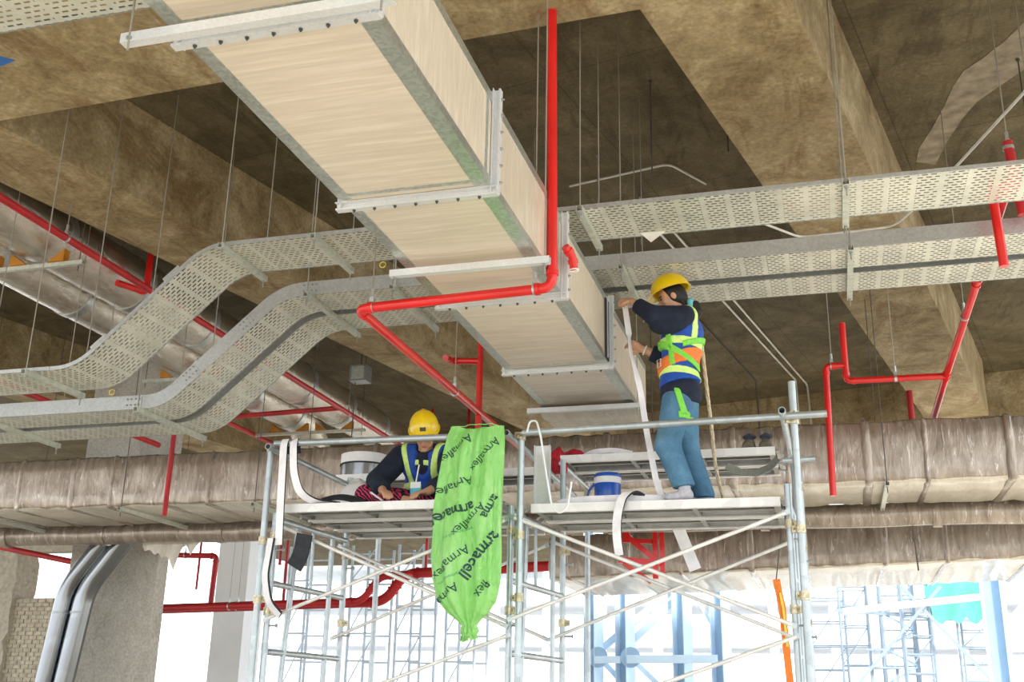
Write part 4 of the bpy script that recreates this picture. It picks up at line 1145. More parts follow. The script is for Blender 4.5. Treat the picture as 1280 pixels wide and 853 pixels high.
def hand(wrist, fdir, palm_n, thumb_side, curl=0.5, size=1.0):
    """palm and five fingers: fdir along the hand, palm_n out of the palm, fingers curl towards palm_n"""
    w = np.array(wrist, float); f = unit(fdir); nrm = np.array(palm_n, float); nrm = unit(nrm - f * (nrm @ f)); s = unit(np.cross(nrm, f)) * thumb_side
    S = size; out = []
    c = w + f * 0.050 * S
    out.append(('e', c, (0.050 * S, 0.038 * S, 0.016 * S), np.stack([f, s, nrm], 1)))
    out.append(('c', w - f * 0.03 * S, 0.024 * S, w + f * 0.03 * S, 0.023 * S))
    for i, (off, L) in enumerate(((0.028, 0.068), (0.010, 0.076), (-0.009, 0.072), (-0.027, 0.056))):
        b = w + f * 0.088 * S + s * off * S
        out.append(('c', w + f * 0.05 * S + s * off * 0.9 * S, 0.012 * S, b, 0.0105 * S))
        a = curl * (0.8 + 0.1 * i)
        d1 = f * math.cos(a) + nrm * math.sin(a); d2 = f * math.cos(a * 2.1) + nrm * math.sin(a * 2.1); d3 = f * math.cos(a * 2.9) + nrm * math.sin(a * 2.9)
        p1 = b + d1 * L * 0.44 * S; p2 = p1 + d2 * L * 0.32 * S; p3 = p2 + d3 * L * 0.24 * S
        out += [('c', b, 0.0098 * S, p1, 0.0090 * S), ('c', p1, 0.0090 * S, p2, 0.0082 * S), ('c', p2, 0.0082 * S, p3, 0.0072 * S)]
    b = w + f * 0.022 * S + s * 0.026 * S
    t1 = b + (f * 0.55 + s * 0.65 + nrm * 0.45) * 0.040 * S; t2 = t1 + (f * 0.85 + s * 0.10 + nrm * 0.55) * 0.034 * S
    out += [('c', b, 0.014 * S, t1, 0.011 * S), ('c', t1, 0.0105 * S, t2, 0.0085 * S)]
    return out
def head(c, fwd, up, s=1.0):
    """head prims: skull, jaw, nose, brow, ears; c = centre of the head, fwd = where the face looks"""
    M = axes(fwd, up); f, sd, u = M[:, 0], M[:, 1], M[:, 2]; c = np.array(c, float)
    pr = [('e', c + u * 0.025 * s - f * 0.008 * s, (0.098 * s, 0.077 * s, 0.098 * s), M), ('e', c - u * 0.045 * s + f * 0.022 * s, (0.066 * s, 0.058 * s, 0.072 * s), M),
          ('e', c - u * 0.098 * s + f * 0.062 * s, (0.022 * s, 0.024 * s, 0.018 * s), M)]
    nose = [('c', c + u * 0.008 * s + f * 0.088 * s, 0.008 * s, c - u * 0.030 * s + f * 0.108 * s, 0.012 * s), ('e', c - u * 0.034 * s + f * 0.098 * s, (0.014 * s, 0.019 * s, 0.010 * s), M)]
    cheek = [('e', c - u * 0.018 * s + f * 0.066 * s + sd * t * 0.036 * s, (0.022 * s, 0.024 * s, 0.024 * s), M) for t in (-1, 1)]
    ears = [('e', c - u * 0.008 * s - f * 0.005 * s + sd * t * 0.078 * s, (0.020 * s, 0.009 * s, 0.031 * s), M) for t in (-1, 1)]
    return pr + nose + cheek + ears, M
def face_parts(c, M, s, parent):
    f, sd, u = M[:, 0], M[:, 1], M[:, 2]; c = np.array(c, float)
    for t in (-1, 1):
        blob('eye', 'eye_dark', parent, [('e', c + u * 0.006 * s + f * 0.086 * s + sd * t * 0.031 * s, (0.008 * s, 0.014 * s, 0.006 * s), M)], 0.0025, 0.004, 0, (), 1)
        blob('eyebrow', 'hair', parent, [('c', c + u * 0.026 * s + f * 0.092 * s + sd * t * 0.018 * s, 0.0045 * s, c + u * 0.026 * s + f * 0.078 * s + sd * t * 0.048 * s, 0.0035 * s)], 0.0025, 0.004, 0, (), 1)
    blob('mouth', 'lip', parent, [('e', c - u * 0.066 * s + f * 0.083 * s, (0.010 * s, 0.022 * s, 0.008 * s), M)], 0.003, 0.004, 0, (), 1)
def helmet(parent, c, fwd, up, s=1.0):
    """hard hat: dome with ridge, brim, front peak and chin strap"""
    M = axes(fwd, up); f, sd, u = M[:, 0], M[:, 1], M[:, 2]; c = np.array(c, float)
    t = bpy.data.objects.new('hard_hat', None)
    dome = [('e', c, (0.142 * s, 0.112 * s, 0.132 * s), M), ('e', c + u * 0.003 * s, (0.136 * s, 0.026 * s, 0.136 * s), M)]
    inner = [('e', c - u * 0.006 * s, (0.134 * s, 0.104 * s, 0.122 * s), M)]
    o = blob('hard_hat', 'helmet_yellow', parent, dome, 0.0045, 0.02, 0, (half(c - u * 0.006 * s, -u), minus(inner)), 1)
    # brim and peak
    vs, fs = [], []; n = 40
    for k in range(n):
        a = 2 * math.pi * k / n
        ca, sa = math.cos(a), math.sin(a)
        ex = 1.085 + (0.28 * max(0, ca) ** 2.2)
        for (rr, dz) in ((0.985, 0.004), (ex, -0.004 - 0.018 * max(0, ca) ** 2), (ex, -0.010 - 0.018 * max(0, ca) ** 2), (0.985, -0.004)):
            vs.append(c - u * 0.004 * s + f * (0.142 * s * rr * ca) + sd * (0.112 * s * rr * sa) + u * dz * s)
    for k in range(n):
        for j in range(4): fs.append((k * 4 + j, k * 4 + (j + 1) % 4, ((k + 1) % n) * 4 + (j + 1) % 4, ((k + 1) % n) * 4 + j))
    MB().add([tuple(v) for v in vs], fs).build('brim', 'helmet_yellow', o, 40)
    return o, M

# ------------------------------------------------------------------ the standing worker
W = thing('person', 'worker in yellow hard hat, blue vest and jeans standing and taping the duct', 'person', (-0.93, 7.6, DECK))
hip = (-0.95, 7.62, 3.70)
LS, LE, LW, LH = (-0.885, 7.455, 4.275), (-1.105, 7.405, 4.285), (-1.262, 7.485, 4.425), (-1.33, 7.545, 4.475)
RS, RE, RW = (-0.925, 7.785, 4.265), (-1.075, 7.80, 4.075), (-1.235, 7.755, 4.145)
LHp, LK, LA = (-0.965, 7.545, 3.67), (-1.035, 7.515, 3.35), (-0.925, 7.505, 3.055)
RHp, RK, RA = (-0.935, 7.695, 3.67), (-0.925, 7.705, 3.36), (-0.805, 7.705, 3.055)
torso = [('e', (-0.945, 7.62, 3.745), (0.120, 0.150, 0.115)), ('e', (-0.955, 7.62, 3.92), (0.108, 0.135, 0.14)), ('e', (-0.935, 7.62, 4.12), (0.118, 0.150, 0.165)),
         ('c', LS, 0.058, RS, 0.058), ('e', (-0.90, 7.62, 4.21), (0.09, 0.14, 0.09))]
larm = [('c', LS, 0.056, LE, 0.043), ('c', LE, 0.043, LW, 0.028)]
rarm = [('c', RS, 0.056, RE, 0.043), ('c', RE, 0.043, RW, 0.028)]
lleg = [('c', LHp, 0.088, LK, 0.058), ('c', LK, 0.058, LA, 0.036)]
rleg = [('c', RHp, 0.088, RK, 0.058), ('c', RK, 0.058, RA, 0.036)]
feet = [('c', LA, 0.036, (-0.93, 7.505, 3.005), 0.034), ('c', (-0.905, 7.505, 2.995), 0.034, (-1.035, 7.495, 2.982), 0.024),
        ('c', RA, 0.036, (-0.805, 7.705, 3.005), 0.034), ('c', (-0.79, 7.705, 2.995), 0.034, (-0.92, 7.70, 2.982), 0.024)]
HC = (-0.985, 7.585, 4.462); hf, hu = (-0.92, -0.20, -0.28), (-0.26, 0.0, 0.96)
hp, HM = head(HC, hf, hu, 0.98)
neck = [('c', (-0.905, 7.615, 4.28), 0.056, (-0.945, 7.60, 4.40), 0.050)]
lh = hand(LW, (-0.72, 0.52, 0.46), (-0.35, 0.55, -0.55), -1, 0.75, 0.98)
rh = hand(RW, (-0.88, -0.20, 0.42), (-0.2, -0.75, -0.5), 1, 0.7, 0.98)
cut_deck = half((0, 0, DECK + 0.002), (0, 0, -1))
blob('body', 'skin', W, torso + larm + rarm + lleg + rleg + feet + neck + hp + lh + rh, 0.0055, 0.010, 0, (cut_deck,), 2)
face_parts(HC, HM, 0.98, W)
# shirt with puffed sleeves
sl_l = [('c', LS, 0.066, LE, 0.057), ('c', LE, 0.057, LW, 0.044), ('e', (-1.0, 7.45, 4.225), (0.13, 0.062, 0.075))]
sl_r = [('c', RS, 0.070, RE, 0.060), ('c', RE, 0.060, RW, 0.046)]
def past(p, q, t): return tuple(np.array(p) + (np.array(q) - np.array(p)) * t)
shirt_cuts = (half(past(LE, LW, 0.70), np.array(LW) - np.array(LE)), minus([('e', past(LW, LH, 0.6), (0.10, 0.10, 0.10))], -0.02), half(past(RE, RW, 0.60), np.array(RW) - np.array(RE)))
def keep_region(arm_a, arm_b, t, r):
    """cut only near the wrist end of one arm"""
    p = np.array(past(arm_a, arm_b, t)); n = unit(np.array(arm_b) - np.array(arm_a))
    def f(P):
        d = (P - p) @ n
        near = np.linalg.norm(P - p - n * 0.12, axis=-1) - r
        return np.minimum(d, -near) if False else np.where(near < 0, d, -1.0)
    return f
shirt = torso[1:] + sl_l + sl_r + [('e', (-0.945, 7.62, 3.74), (0.140, 0.166, 0.13))]
blob('shirt', 'navy_cloth', W, shirt, 0.007, 0.022, 0.010, (keep_region(LE, LW, 0.72, 0.16), keep_region(RE, RW, 0.62, 0.16), half((-0.95, 7.62, 3.645), (0.25, 0.1, -1)),
     minus([('c', (-0.945, 7.60, 4.34), 0.058, (-0.965, 7.59, 4.48), 0.075)])), 2)
# vest
vest_pr = [('e', (-0.955, 7.62, 3.92), (0.112, 0.140, 0.16)), ('e', (-0.935, 7.62, 4.12), (0.122, 0.154, 0.165)), ('c', (-0.88, 7.50, 4.285), 0.058, (-0.91, 7.74, 4.27), 0.058), ('e', (-0.89, 7.62, 4.20), (0.095, 0.145, 0.10)), ('e', (-0.945, 7.62, 3.80), (0.125, 0.155, 0.10))]
armhole = minus([('c', past(LS, LE, 0.12), 0.082, past(LS, LE, 1.0), 0.088), ('c', (-0.96, 7.40, 4.22), 0.055, (-1.1, 7.38, 4.18), 0.08), ('c', past(RS, RE, 0.15), 0.080, past(RS, RE, 1.0), 0.085)])
neckhole = minus([('c', (-0.94, 7.60, 4.30), 0.062, (-0.97, 7.585, 4.45), 0.075)])
lo_cut = half((-0.95, 7.62, 3.805), (0.2, 0, -1))
vest = blob('vest', 'vest_blue', W, vest_pr, 0.007, 0.03, 0.026, (armhole, neckhole, lo_cut), 2)
def band(name, mat, g, p, n, hw, extra=(), parent=None, pr=None, h=0.0055):
    return blob(name, mat, parent or vest, pr or vest_pr, h, 0.03, g, (slab_cut(p, n, hw),) + tuple(extra), 1)
band('reflective_band', 'lime_tape', 0.031, (-0.94, 7.60, 4.095), (0.08, 0.05, 1), 0.028, (armhole,))
band('reflective_band', 'lime_tape', 0.031, (-0.94, 7.60, 3.880), (0.08, 0.05, 1), 0.026)
band('shoulder_tape', 'lime_tape', 0.031, (-0.85, 7.505, 4.25), (0.55, 1, 0.05), 0.026, (neckhole, half((0, 0, 4.09), (0, 0, -1)), armhole))
band('shoulder_tape', 'lime_tape', 0.031, (-0.93, 7.73, 4.25), (0, 1, 0), 0.026, (neckhole, half((0, 0, 4.09), (0, 0, -1)), armhole))
# safety harness
HN = bpy.data.objects.new('harness', None)
hb = blob('waist_pad', 'harness_orange', W, vest_pr, 0.006, 0.03, 0.040, (slab_cut((-0.95, 7.62, 3.965), (-0.30, 0.05, 1), 0.042),), 1)
for p, n, hw, ex in (((-0.95, 7.50, 4.02), (0.62, 0.1, 1), 0.021, (half((0, 7.60, 0), (0, 1, 0)),)), ((-0.95, 7.50, 4.06), (-0.28, -0.15, 1), 0.019, (half((-0.90, 0, 0), (-1, 0, 0)),)),
                     ((-0.985, 7.46, 4.0), (1, -0.1, 0.12), 0.020, (half((0, 7.62, 0), (0, 1, 0)), half((0, 0, 4.22), (0, 0, 1)), half((0, 0, 3.92), (0, 0, -1))))):
    band('harness_strap', 'harness_green', 0.0435, p, n, hw, ex, hb, None, 0.0055)
jean_pr = [('e', (-0.945, 7.62, 3.735), (0.128, 0.158, 0.115)), ('c', LHp, 0.104, LK, 0.084), ('c', LK, 0.084, (-0.93, 7.505, 3.06), 0.074), ('c', RHp, 0.102, RK, 0.082), ('c', RK, 0.082, (-0.815, 7.705, 3.03), 0.070)]
jeans = blob('jeans', 'jeans', W, jean_pr, 0.007, 0.030, 0.003, (half((0, 0, 3.80), (0, 0, 1)), lambda P: np.where(P[..., 1] < 7.605, 3.052 + 0.12 * (P[..., 0] + 0.93) - P[..., 2], 3.005 - P[..., 2])), 2)
blob('thigh_strap', 'harness_green', hb, jean_pr, 0.0055, 0.030, 0.012, (slab_cut((-0.935, 7.50, 3.68), (1, 0, 0.26), 0.021), half((0, 7.60, 0), (0, 1, 0)), half((0, 0, 3.80), (0, 0, 1)), half((0, 0, 3.545), (0, 0, -1))), 1)
blob('thigh_strap', 'harness_green', hb, jean_pr, 0.0055, 0.030, 0.012, (slab_cut((-0.90, 7.50, 3.555), (-0.18, 0.1, 1), 0.022), half((-0.945, 0, 0), (-1, 0, 0)), half((0, 7.62, 0), (0, 1, 0))), 1)
bp, bt = Vector((-1.078, 7.493, 3.945)), Vector((0.66, -0.75, 0))
MB().tube([tuple(bp + bt * a + Vector((0, 0, c))) for a, c in ((-0.022, -0.028), (0.022, -0.028), (0.022, 0.028), (-0.022, 0.028), (-0.022, -0.028))], 0.005, 8).build('buckle', 'galvanised', hb)
for nm, ft in (('sock', feet[:2]), ('sock', feet[2:])):
    blob(nm, 'sock_grey', W, ft, 0.005, 0.02, 0.006, (half((0, 0, DECK + 0.001), (0, 0, -1)),), 1)
# hair, ponytail, chin strap, helmet
f_, s_, u_ = HM[:, 0], HM[:, 1], HM[:, 2]; hc = np.array(HC)
blob('hair', 'hair', W, [('e', hc + u_ * 0.026 - f_ * 0.016, (0.100, 0.083, 0.098), HM), ('c', hc - f_ * 0.06 - u_ * 0.02, 0.055, hc - f_ * 0.075 - u_ * 0.085, 0.035)], 0.006, 0.02, 0, (half(hc + f_ * 0.030 + u_ * 0.0, f_ - 0.35 * u_),), 2)
blob('ponytail', 'hair', W, [('c', (-0.845, 7.555, 4.385), 0.020, (-0.815, 7.55, 4.385), 0.030), ('c', (-0.815, 7.55, 4.385), 0.034, (-0.795, 7.55, 4.33), 0.032), ('c', (-0.795, 7.55, 4.33), 0.030, (-0.80, 7.55, 4.285), 0.014)], 0.005, 0.015, 0, (), 2)
blob('hair_tie', 'aqua', W, [('c', (-0.845, 7.54, 4.41), 0.026, (-0.838, 7.54, 4.385), 0.026)], 0.005, 0.01, 0, (), 1)
hat, _ = helmet(W, hc + u_ * 0.068 - f_ * 0.012, hf, hu, 1.0)
MB().ribbon(fillet([tuple(hc + u_ * 0.05 - s_ * 0.090 + f_ * 0.01), tuple(hc - u_ * 0.04 - s_ * 0.076 + f_ * 0.02), tuple(hc - u_ * 0.105 - s_ * 0.035 + f_ * 0.035), tuple(hc - u_ * 0.115 + f_ * 0.04)], 0.02, 4), tuple(f_), 0.014, 0.003).build('chin_strap', 'black_rubber', hat, 60)
MB().ribbon(fillet([tuple(hc + u_ * 0.055 - s_ * 0.093 + f_ * 0.08), tuple(hc + u_ * 0.045 - s_ * 0.085 + f_ * 0.06)], 0.01, 2), tuple(u_), 0.02, 0.004).build('sweat_band', 'aqua', hat, 60)
bc = np.array(past(RE, RW, 0.90)); bd = unit(np.array(RW) - np.array(RE)); b1 = unit(np.cross(bd, (0, 0, 1))); b2 = np.cross(bd, b1)
MB().tube([tuple(bc + (b1 * math.cos(a) + b2 * math.sin(a)) * 0.035) for a in [i * math.pi / 10 for i in range(21)]], 0.006, 8).build('bracelet', 'white_tag', W, 60)

# ------------------------------------------------------------------ the crouching worker
K = thing('person', 'worker in yellow hard hat sitting bent over on the left deck, looking down', 'person', (-2.95, 7.85, 2.98))
D2 = 2.98
kRS, kRE, kRW = (-3.135, 7.80, 3.415), (-3.255, 7.66, 3.205), (-3.13, 7.475, 3.085)
kLS, kLE, kLW = (-2.745, 7.79, 3.40), (-2.665, 7.66, 3.195), (-2.79, 7.48, 3.075)
kt = [('e', (-2.95, 8.00, 3.11), (0.165, 0.125, 0.12)), ('e', (-2.945, 7.93, 3.24), (0.155, 0.115, 0.14)), ('e', (-2.94, 7.84, 3.36), (0.165, 0.115, 0.12)), ('c', kRS, 0.062, kLS, 0.062)]
ka = [('c', kRS, 0.056, kRE, 0.044), ('c', kRE, 0.044, kRW, 0.029), ('c', kLS, 0.056, kLE, 0.044), ('c', kLE, 0.044, kLW, 0.029)]
kl = [('c', (-3.04, 7.95, 3.08), 0.092, (-3.335, 7.62, 3.095), 0.064), ('c', (-3.335, 7.62, 3.085), 0.060, (-3.02, 7.52, 3.03), 0.042), ('c', (-3.02, 7.52, 3.028), 0.04, (-2.90, 7.50, 3.015), 0.030),
      ('c', (-2.86, 7.95, 3.08), 0.092, (-2.58, 7.66, 3.095), 0.064), ('c', (-2.58, 7.66, 3.085), 0.060, (-2.86, 7.58, 3.03), 0.042), ('c', (-2.86, 7.58, 3.028), 0.04, (-2.98, 7.60, 3.015), 0.030)]
kHC = (-2.895, 7.655, 3.548); kf, ku = (0.26, -0.76, -0.60), (0.10, -0.58, 0.80)
khp, kM = head(kHC, kf, ku, 0.98)
kneck = [('c', (-2.935, 7.80, 3.43), 0.060, (-2.905, 7.72, 3.52), 0.052)]
krh = hand(kRW, (0.55, -0.70, -0.22), (0.1, 0.0, -1), -1, 0.35, 0.98)
klh = hand(kLW, (-0.45, -0.75, -0.20), (0, 0, -1), 1, 0.35, 0.98)
blob('body', 'skin', K, kt + ka + kl + khp + kneck + krh + klh, 0.0055, 0.010, 0, (half((0, 0, D2 + 0.003), (0, 0, -1)),), 2)
face_parts(kHC, kM, 0.98, K)
ksl = [('c', kRS, 0.078, kRE, 0.072), ('c', kRE, 0.070, kRW, 0.048), ('c', kLS, 0.076, kLE, 0.070), ('c', kLE, 0.068, kLW, 0.048)]
blob('shirt', 'navy_cloth', K, kt + ksl, 0.007, 0.028, 0.014, (keep_region(kRE, kRW, 0.80, 0.15), keep_region(kLE, kLW, 0.80, 0.15), half((0, 0, D2 + 0.02), (0, 0, -1)),
     minus([('c', (-2.925, 7.77, 3.47), 0.058, (-2.89, 7.62, 3.58), 0.10)])), 2)
kv = [('e', (-2.945, 7.93, 3.22), (0.160, 0.120, 0.16)), ('e', (-2.94, 7.84, 3.36), (0.168, 0.120, 0.12)), ('c', (-3.07, 7.80, 3.42), 0.062, (-2.81, 7.79, 3.41), 0.062)]
kn = minus([('c', (-2.925, 7.77, 3.45), 0.062, (-2.885, 7.62, 3.56), 0.115)]); kah = minus([('c', past(kRS, kRE, 0.1), 0.088, kRE, 0.10), ('c', past(kLS, kLE, 0.1), 0.086, kLE, 0.10)])
# the vest hangs open at the front
opening = minus([('c', (-2.925, 7.66, 3.50), 0.055, (-2.935, 7.70, 3.05), 0.085)])
kvest = blob('vest', 'vest_blue', K, kv, 0.007, 0.03, 0.034, (kn, kah, opening, half((0, 0, 3.05), (0, 0, -1))), 2)
for p, n, hw, ex in (((-3.045, 7.72, 3.3), (1, 0.1, 0.22), 0.022, ()), ((-2.835, 7.72, 3.3), (1, -0.1, -0.20), 0.022, ()), ((-2.94, 7.8, 3.16), (0.25, 0.25, 1), 0.024, (half((-2.95, 0, 0), (1, 0, 0)),)), ((-2.94, 7.8, 3.15), (-0.35, 0.25, 1), 0.022, (half((-2.90, 0, 0), (-1, 0, 0)),))):
    band('reflective_band', 'lime_tape', 0.039, p, n, hw, (kn, kah, opening) + ex, kvest, kv)
kbody = kt[:]
blob('chest_tape', 'lime_tape', K, kt, 0.0055, 0.028, 0.019, (slab_cut((-2.94, 7.74, 3.335), (0.04, 0.5, 1), 0.016), half((0, 7.80, 0), (0, 1, 0)), lambda P: np.maximum(np.abs(P[..., 0] + 2.925) - 0.085, 0.018 - np.abs(P[..., 0] + 2.935))), 1)
blob('trousers', 'zebra_cloth', K, kl[:2] + kl[3:5] + [('e', (-2.95, 8.0, 3.10), (0.17, 0.13, 0.115))], 0.007, 0.03, 0.012, (half((0, 0, D2 + 0.001), (0, 0, -1)),), 2)
kf_, ks_, ku_ = kM[:, 0], kM[:, 1], kM[:, 2]; kc = np.array(kHC)
blob('hair', 'hair', K, [('e', kc + ku_ * 0.026 - kf_ * 0.016, (0.100, 0.083, 0.098), kM), ('c', kc - kf_ * 0.05 - ku_ * 0.02, 0.06, kc - kf_ * 0.05 - ku_ * 0.09, 0.04)], 0.006, 0.02, 0, (half(kc + kf_ * 0.030, kf_ - 0.35 * ku_),), 2)
khat, _ = helmet(K, kc + ku_ * 0.060 - kf_ * 0.004, kf, ku, 1.0)
MB().box(-2.925, -2.885, 7.520, 7.526, 3.56, 3.60).build('hat_badge', 'black_rubber', khat, 0) if False else None
c_ = kc + ku_ * 0.10 + kf_ * 0.128
MB().obox(tuple(c_), tuple(ks_), tuple(kf_), tuple(ku_), 0.022, 0.010, 0.014).build('hat_badge', 'clip_dark', khat, 0)
# identity card on a lanyard
t = thing('identity_card', 'white and blue identity card hanging on the chest of the sitting worker', 'card', (-2.925, 7.60, 3.085))
MB().box(-2.967, -2.887, 7.598, 7.602, 3.070, 3.130).build('card_picture', 'card_blue', t, 0)
MB().box(-2.967, -2.887, 7.598, 7.602, 3.130, 3.175).build('card_header', 'white_plastic', t, 0)
MB().ribbon([(-2.927, 7.602, 3.175), (-2.927, 7.615, 3.205), (-2.93, 7.66, 3.32)], (1, 0, 0), 0.010, 0.002).build('lanyard', 'white_plastic', t, 0)
tag(MB().cyl((-3.21, 7.43, 3.075), (-3.10, 7.40, 3.005), 0.007, 8).build('marker_pen', 'white_plastic', None, 50), 'white pen in the hand of the sitting worker', 'pen')
tag(MB().box(-3.09, -2.93, 7.34, 7.44, 2.981, 2.990).build('foam_sheet', 'white_tag', None, 0), 'pale foam offcut lying under the sitting worker\'s hand', 'foam sheet')
# ------------------------------------------------------------------ brick wall and pier at far left
wall = struct(MB().box(-20, -11.9, 16.02, 16.2, 0, 3.18).build('wall_left', 'mortar', None, 0))
bm_ = [MB().box(-0.070, 0.070, -0.016 - j * 0.004, 0.02, -0.028, 0.028).mesh('brick', 'brick', 0) for j in range(3)]
rnd = random.Random(4)
for r_ in range(22):
    for c_ in range(11):
        x = -13.72 + c_ * 0.152 + (0.075 if r_ % 2 else 0); z = 1.74 + r_ * 0.0665
        o = inst(bm_[rnd.randrange(3)], 'brick', (x, 16.02, z), wall); o.scale = (rnd.uniform(0.95, 1.0), 1, rnd.uniform(0.93, 1.02))
m = MB(); vs, fs = [], []
for j in range(25):
    z = 3.95 * j / 24
    for (x, y) in ((-13.85, 15.9), (-13.27, 15.9), (-13.25, 16.4), (-13.85, 16.4)):
        vs.append((x + rnd.uniform(-0.05, 0.05), y + rnd.uniform(-0.02, 0.02), z))
for j in range(24):
    for k in range(4): fs.append((j * 4 + k, j * 4 + (k + 1) % 4, j * 4 + 4 + (k + 1) % 4, j * 4 + 4 + k))
fs += [(3, 2, 1, 0), (96, 97, 98, 99)]
struct(m.add(vs, fs).build('wall_pier', 'plaster_patch', None, 30))
struct(MB().box(-20, -11.9, 16.0, 16.25, 3.95, 4.55).build('wall_lintel', 'plaster_patch', None, 0))
# torn film hanging from the hanger in front of the column
m = MB(); vs, fs = [], []
for i in range(15):
    x = -8.32 + i * 0.058
    d = [0.10, 0.16, 0.14, 0.20, 0.18, 0.24, 0.22, 0.26, 0.40, 0.20, 0.12, 0.10, 0.22, 0.10, 0.05][i]
    for k in range(4): vs.append((x + 0.01 * k, 12.13 + 0.02 * math.sin(i * 1.3 + k), 3.52 - d * k / 3))
for i in range(14):
    for k in range(3): fs.append((i * 4 + k, i * 4 + k + 1, i * 4 + 5 + k, i * 4 + 4 + k))
k0 = len(vs); vs += [(x, y + 0.004, z) for x, y, z in vs]; fs += [tuple(q + k0 for q in f[::-1]) for f in fs]
tag(m.add(vs, fs).build('torn_film', 'pale_film', None, 60), 'torn white film hanging from the wrapped pipe above the concrete column', 'plastic film')
# ------------------------------------------------------------------ marks on the concrete
pts = [(1.75, 8.05), (2.0, 7.6), (2.3, 7.2), (2.55, 7.35), (2.35, 7.8), (2.08, 8.3), (1.95, 8.5), (1.83, 8.80), (1.62, 9.03), (1.52, 9.25), (1.42, 9.54), (1.30, 9.9), (1.24, 10.36), (1.06, 10.3), (1.10, 9.95), (1.14, 9.68), (1.22, 9.3), (1.27, 8.97), (1.33, 8.7), (1.45, 8.5), (1.60, 8.35)]
m = MB(); n = len(pts); cx, cy = 1.42, 9.15
vs = [(x + rnd.uniform(-0.03, 0.03), y + rnd.uniform(-0.05, 0.05), SLAB - 0.004) for x, y in pts]
m.add(vs + [(x, y, SLAB + 0.01) for x, y, z in vs], [tuple(range(n))[::-1], tuple(range(n, 2 * n))] + [(i, (i + 1) % n, n + (i + 1) % n, n + i) for i in range(n)])
o = m.build('mortar_smear', 'mortar_grey', None, 0); tag(o, 'pale rough mortar smear on the ceiling at the upper right', 'mortar patch')
m = MB(); pts = [(-5.60, 5.41), (-5.34, 5.43), (-5.27, 5.50), (-5.40, 5.535), (-5.62, 5.52)]; n = 5
m.add([(x, y, SOFFIT - 0.002) for x, y in pts] + [(x, y, SOFFIT + 0.004) for x, y in pts], [(4, 3, 2, 1, 0), (5, 6, 7, 8, 9)] + [(i, (i + 1) % n, n + (i + 1) % n, n + i) for i in range(n)])
tag(m.build('paint_mark', 'blue_marker', None, 0), 'small blue paint mark on the beam at the left picture edge', 'paint mark')
# ------------------------------------------------------------------ conduits and small fittings under the slab
def conduit(label, pts, r=0.011, mat='conduit', fr=0.1):
    return tag(MB().tube(fillet(pts, fr, 5), r, 8).build('conduit', mat, None, 60), label, 'conduit', 'thin conduits under the slab')
conduit('thin conduit running back under the slab, left of the two by the tall upright', [(-1.62, 11.2, 6.68), (-1.14, 13.55, 6.68), (-0.335, 17.6, 6.68), (-0.31, 17.75, 5.3)], 0.016)
conduit('thin conduit running back under the slab, right of the two by the tall upright', [(-1.46, 11.2, 6.68), (-0.99, 13.6, 6.68), (-0.165, 17.9, 6.68), (-0.12, 17.65, 5.3)], 0.016)
conduit('thin dark conduit behind the standing worker\'s back', [(-1.95, 12.2, 6.68), (-1.53, 14.26, 6.68), (-0.96, 17.57, 6.68), (-0.94, 17.8, 5.4)], 0.015, 'dark_rod')
conduit('white conduit bending down beside the right beam', [(1.44, 7.0, 5.5), (1.11, 8.0, 5.5), (0.80, 8.82, 5.5), (0.70, 8.98, 5.48), (-0.06, 9.08, 5.5), (-0.34, 8.72, 5.5)], 0.011)
conduit('pale bent conduit on the slab behind the duct', [(-2.30, 9.93, 6.66), (-1.25, 9.68, 6.66), (-0.95, 10.2, 6.66)], 0.012)
for i, (x, y, where) in enumerate([(-1.9, 9.4, 'right behind the tall red pipe'), (-0.6, 8.6, 'beside the left edge of the right beam'), (-1.2, 8.2, 'above the duct side of the shallow tray'), (-1.65, 10.4, 'above the pale bent conduit'),
        (-3.6, 9.0, 'above the left part of the shallow tray'), (1.75, 8.6, 'at the mortar smear'), (2.15, 9.3, 'near the upper right corner')]):
    tag(MB().cyl((x, y, SLAB - (0.55 if i % 2 else 0.9)), (x, y, SLAB), 0.006, 8).lathe([(0.016, 0), (0.016, 0.02)], (x, y, SLAB - 0.025), 6).build('threaded_rod', 'dark_rod' if i % 3 else 'rod_steel', None, 50),
        'bare threaded rod stub hanging from the slab ' + where, 'rod', 'bare rod stubs')
t = thing('junction_box', 'grey metal junction box hanging over the far round duct', 'junction box', (-5.91, 13.1, 5.62))
MB().box(-6.03, -5.79, 13.0, 13.2, 5.70, 5.92).build('box_body', 'galvanised_dark', t, 0)
MB().box(-6.0, -5.82, 12.996, 13.0, 5.72, 5.90).build('box_lid', 'strut_channel', t, 0)
MB().cyl((-5.91, 13.1, 5.92), (-5.91, 13.1, 6.7), 0.008, 8).build('rod', 'dark_rod', t)
MB().cyl((-5.98, 13.1, 4.95), (-5.98, 13.1, 5.70), 0.008, 8).build('cable', 'dark_rod', t)
tag(MB().add([(-1.10, 6.88, 4.694), (-0.925, 6.89, 4.694), (-1.045, 7.02, 4.680), (-1.10, 6.88, 4.697), (-0.925, 6.89, 4.697), (-1.045, 7.02, 4.683)], [(2, 1, 0), (3, 4, 5), (0, 1, 4, 3), (1, 2, 5, 4), (2, 0, 3, 5)]).build('paper_tag', 'white_tag', None, 0), 'triangular pale paper hanging under the shallow tray near the duct', 'paper')
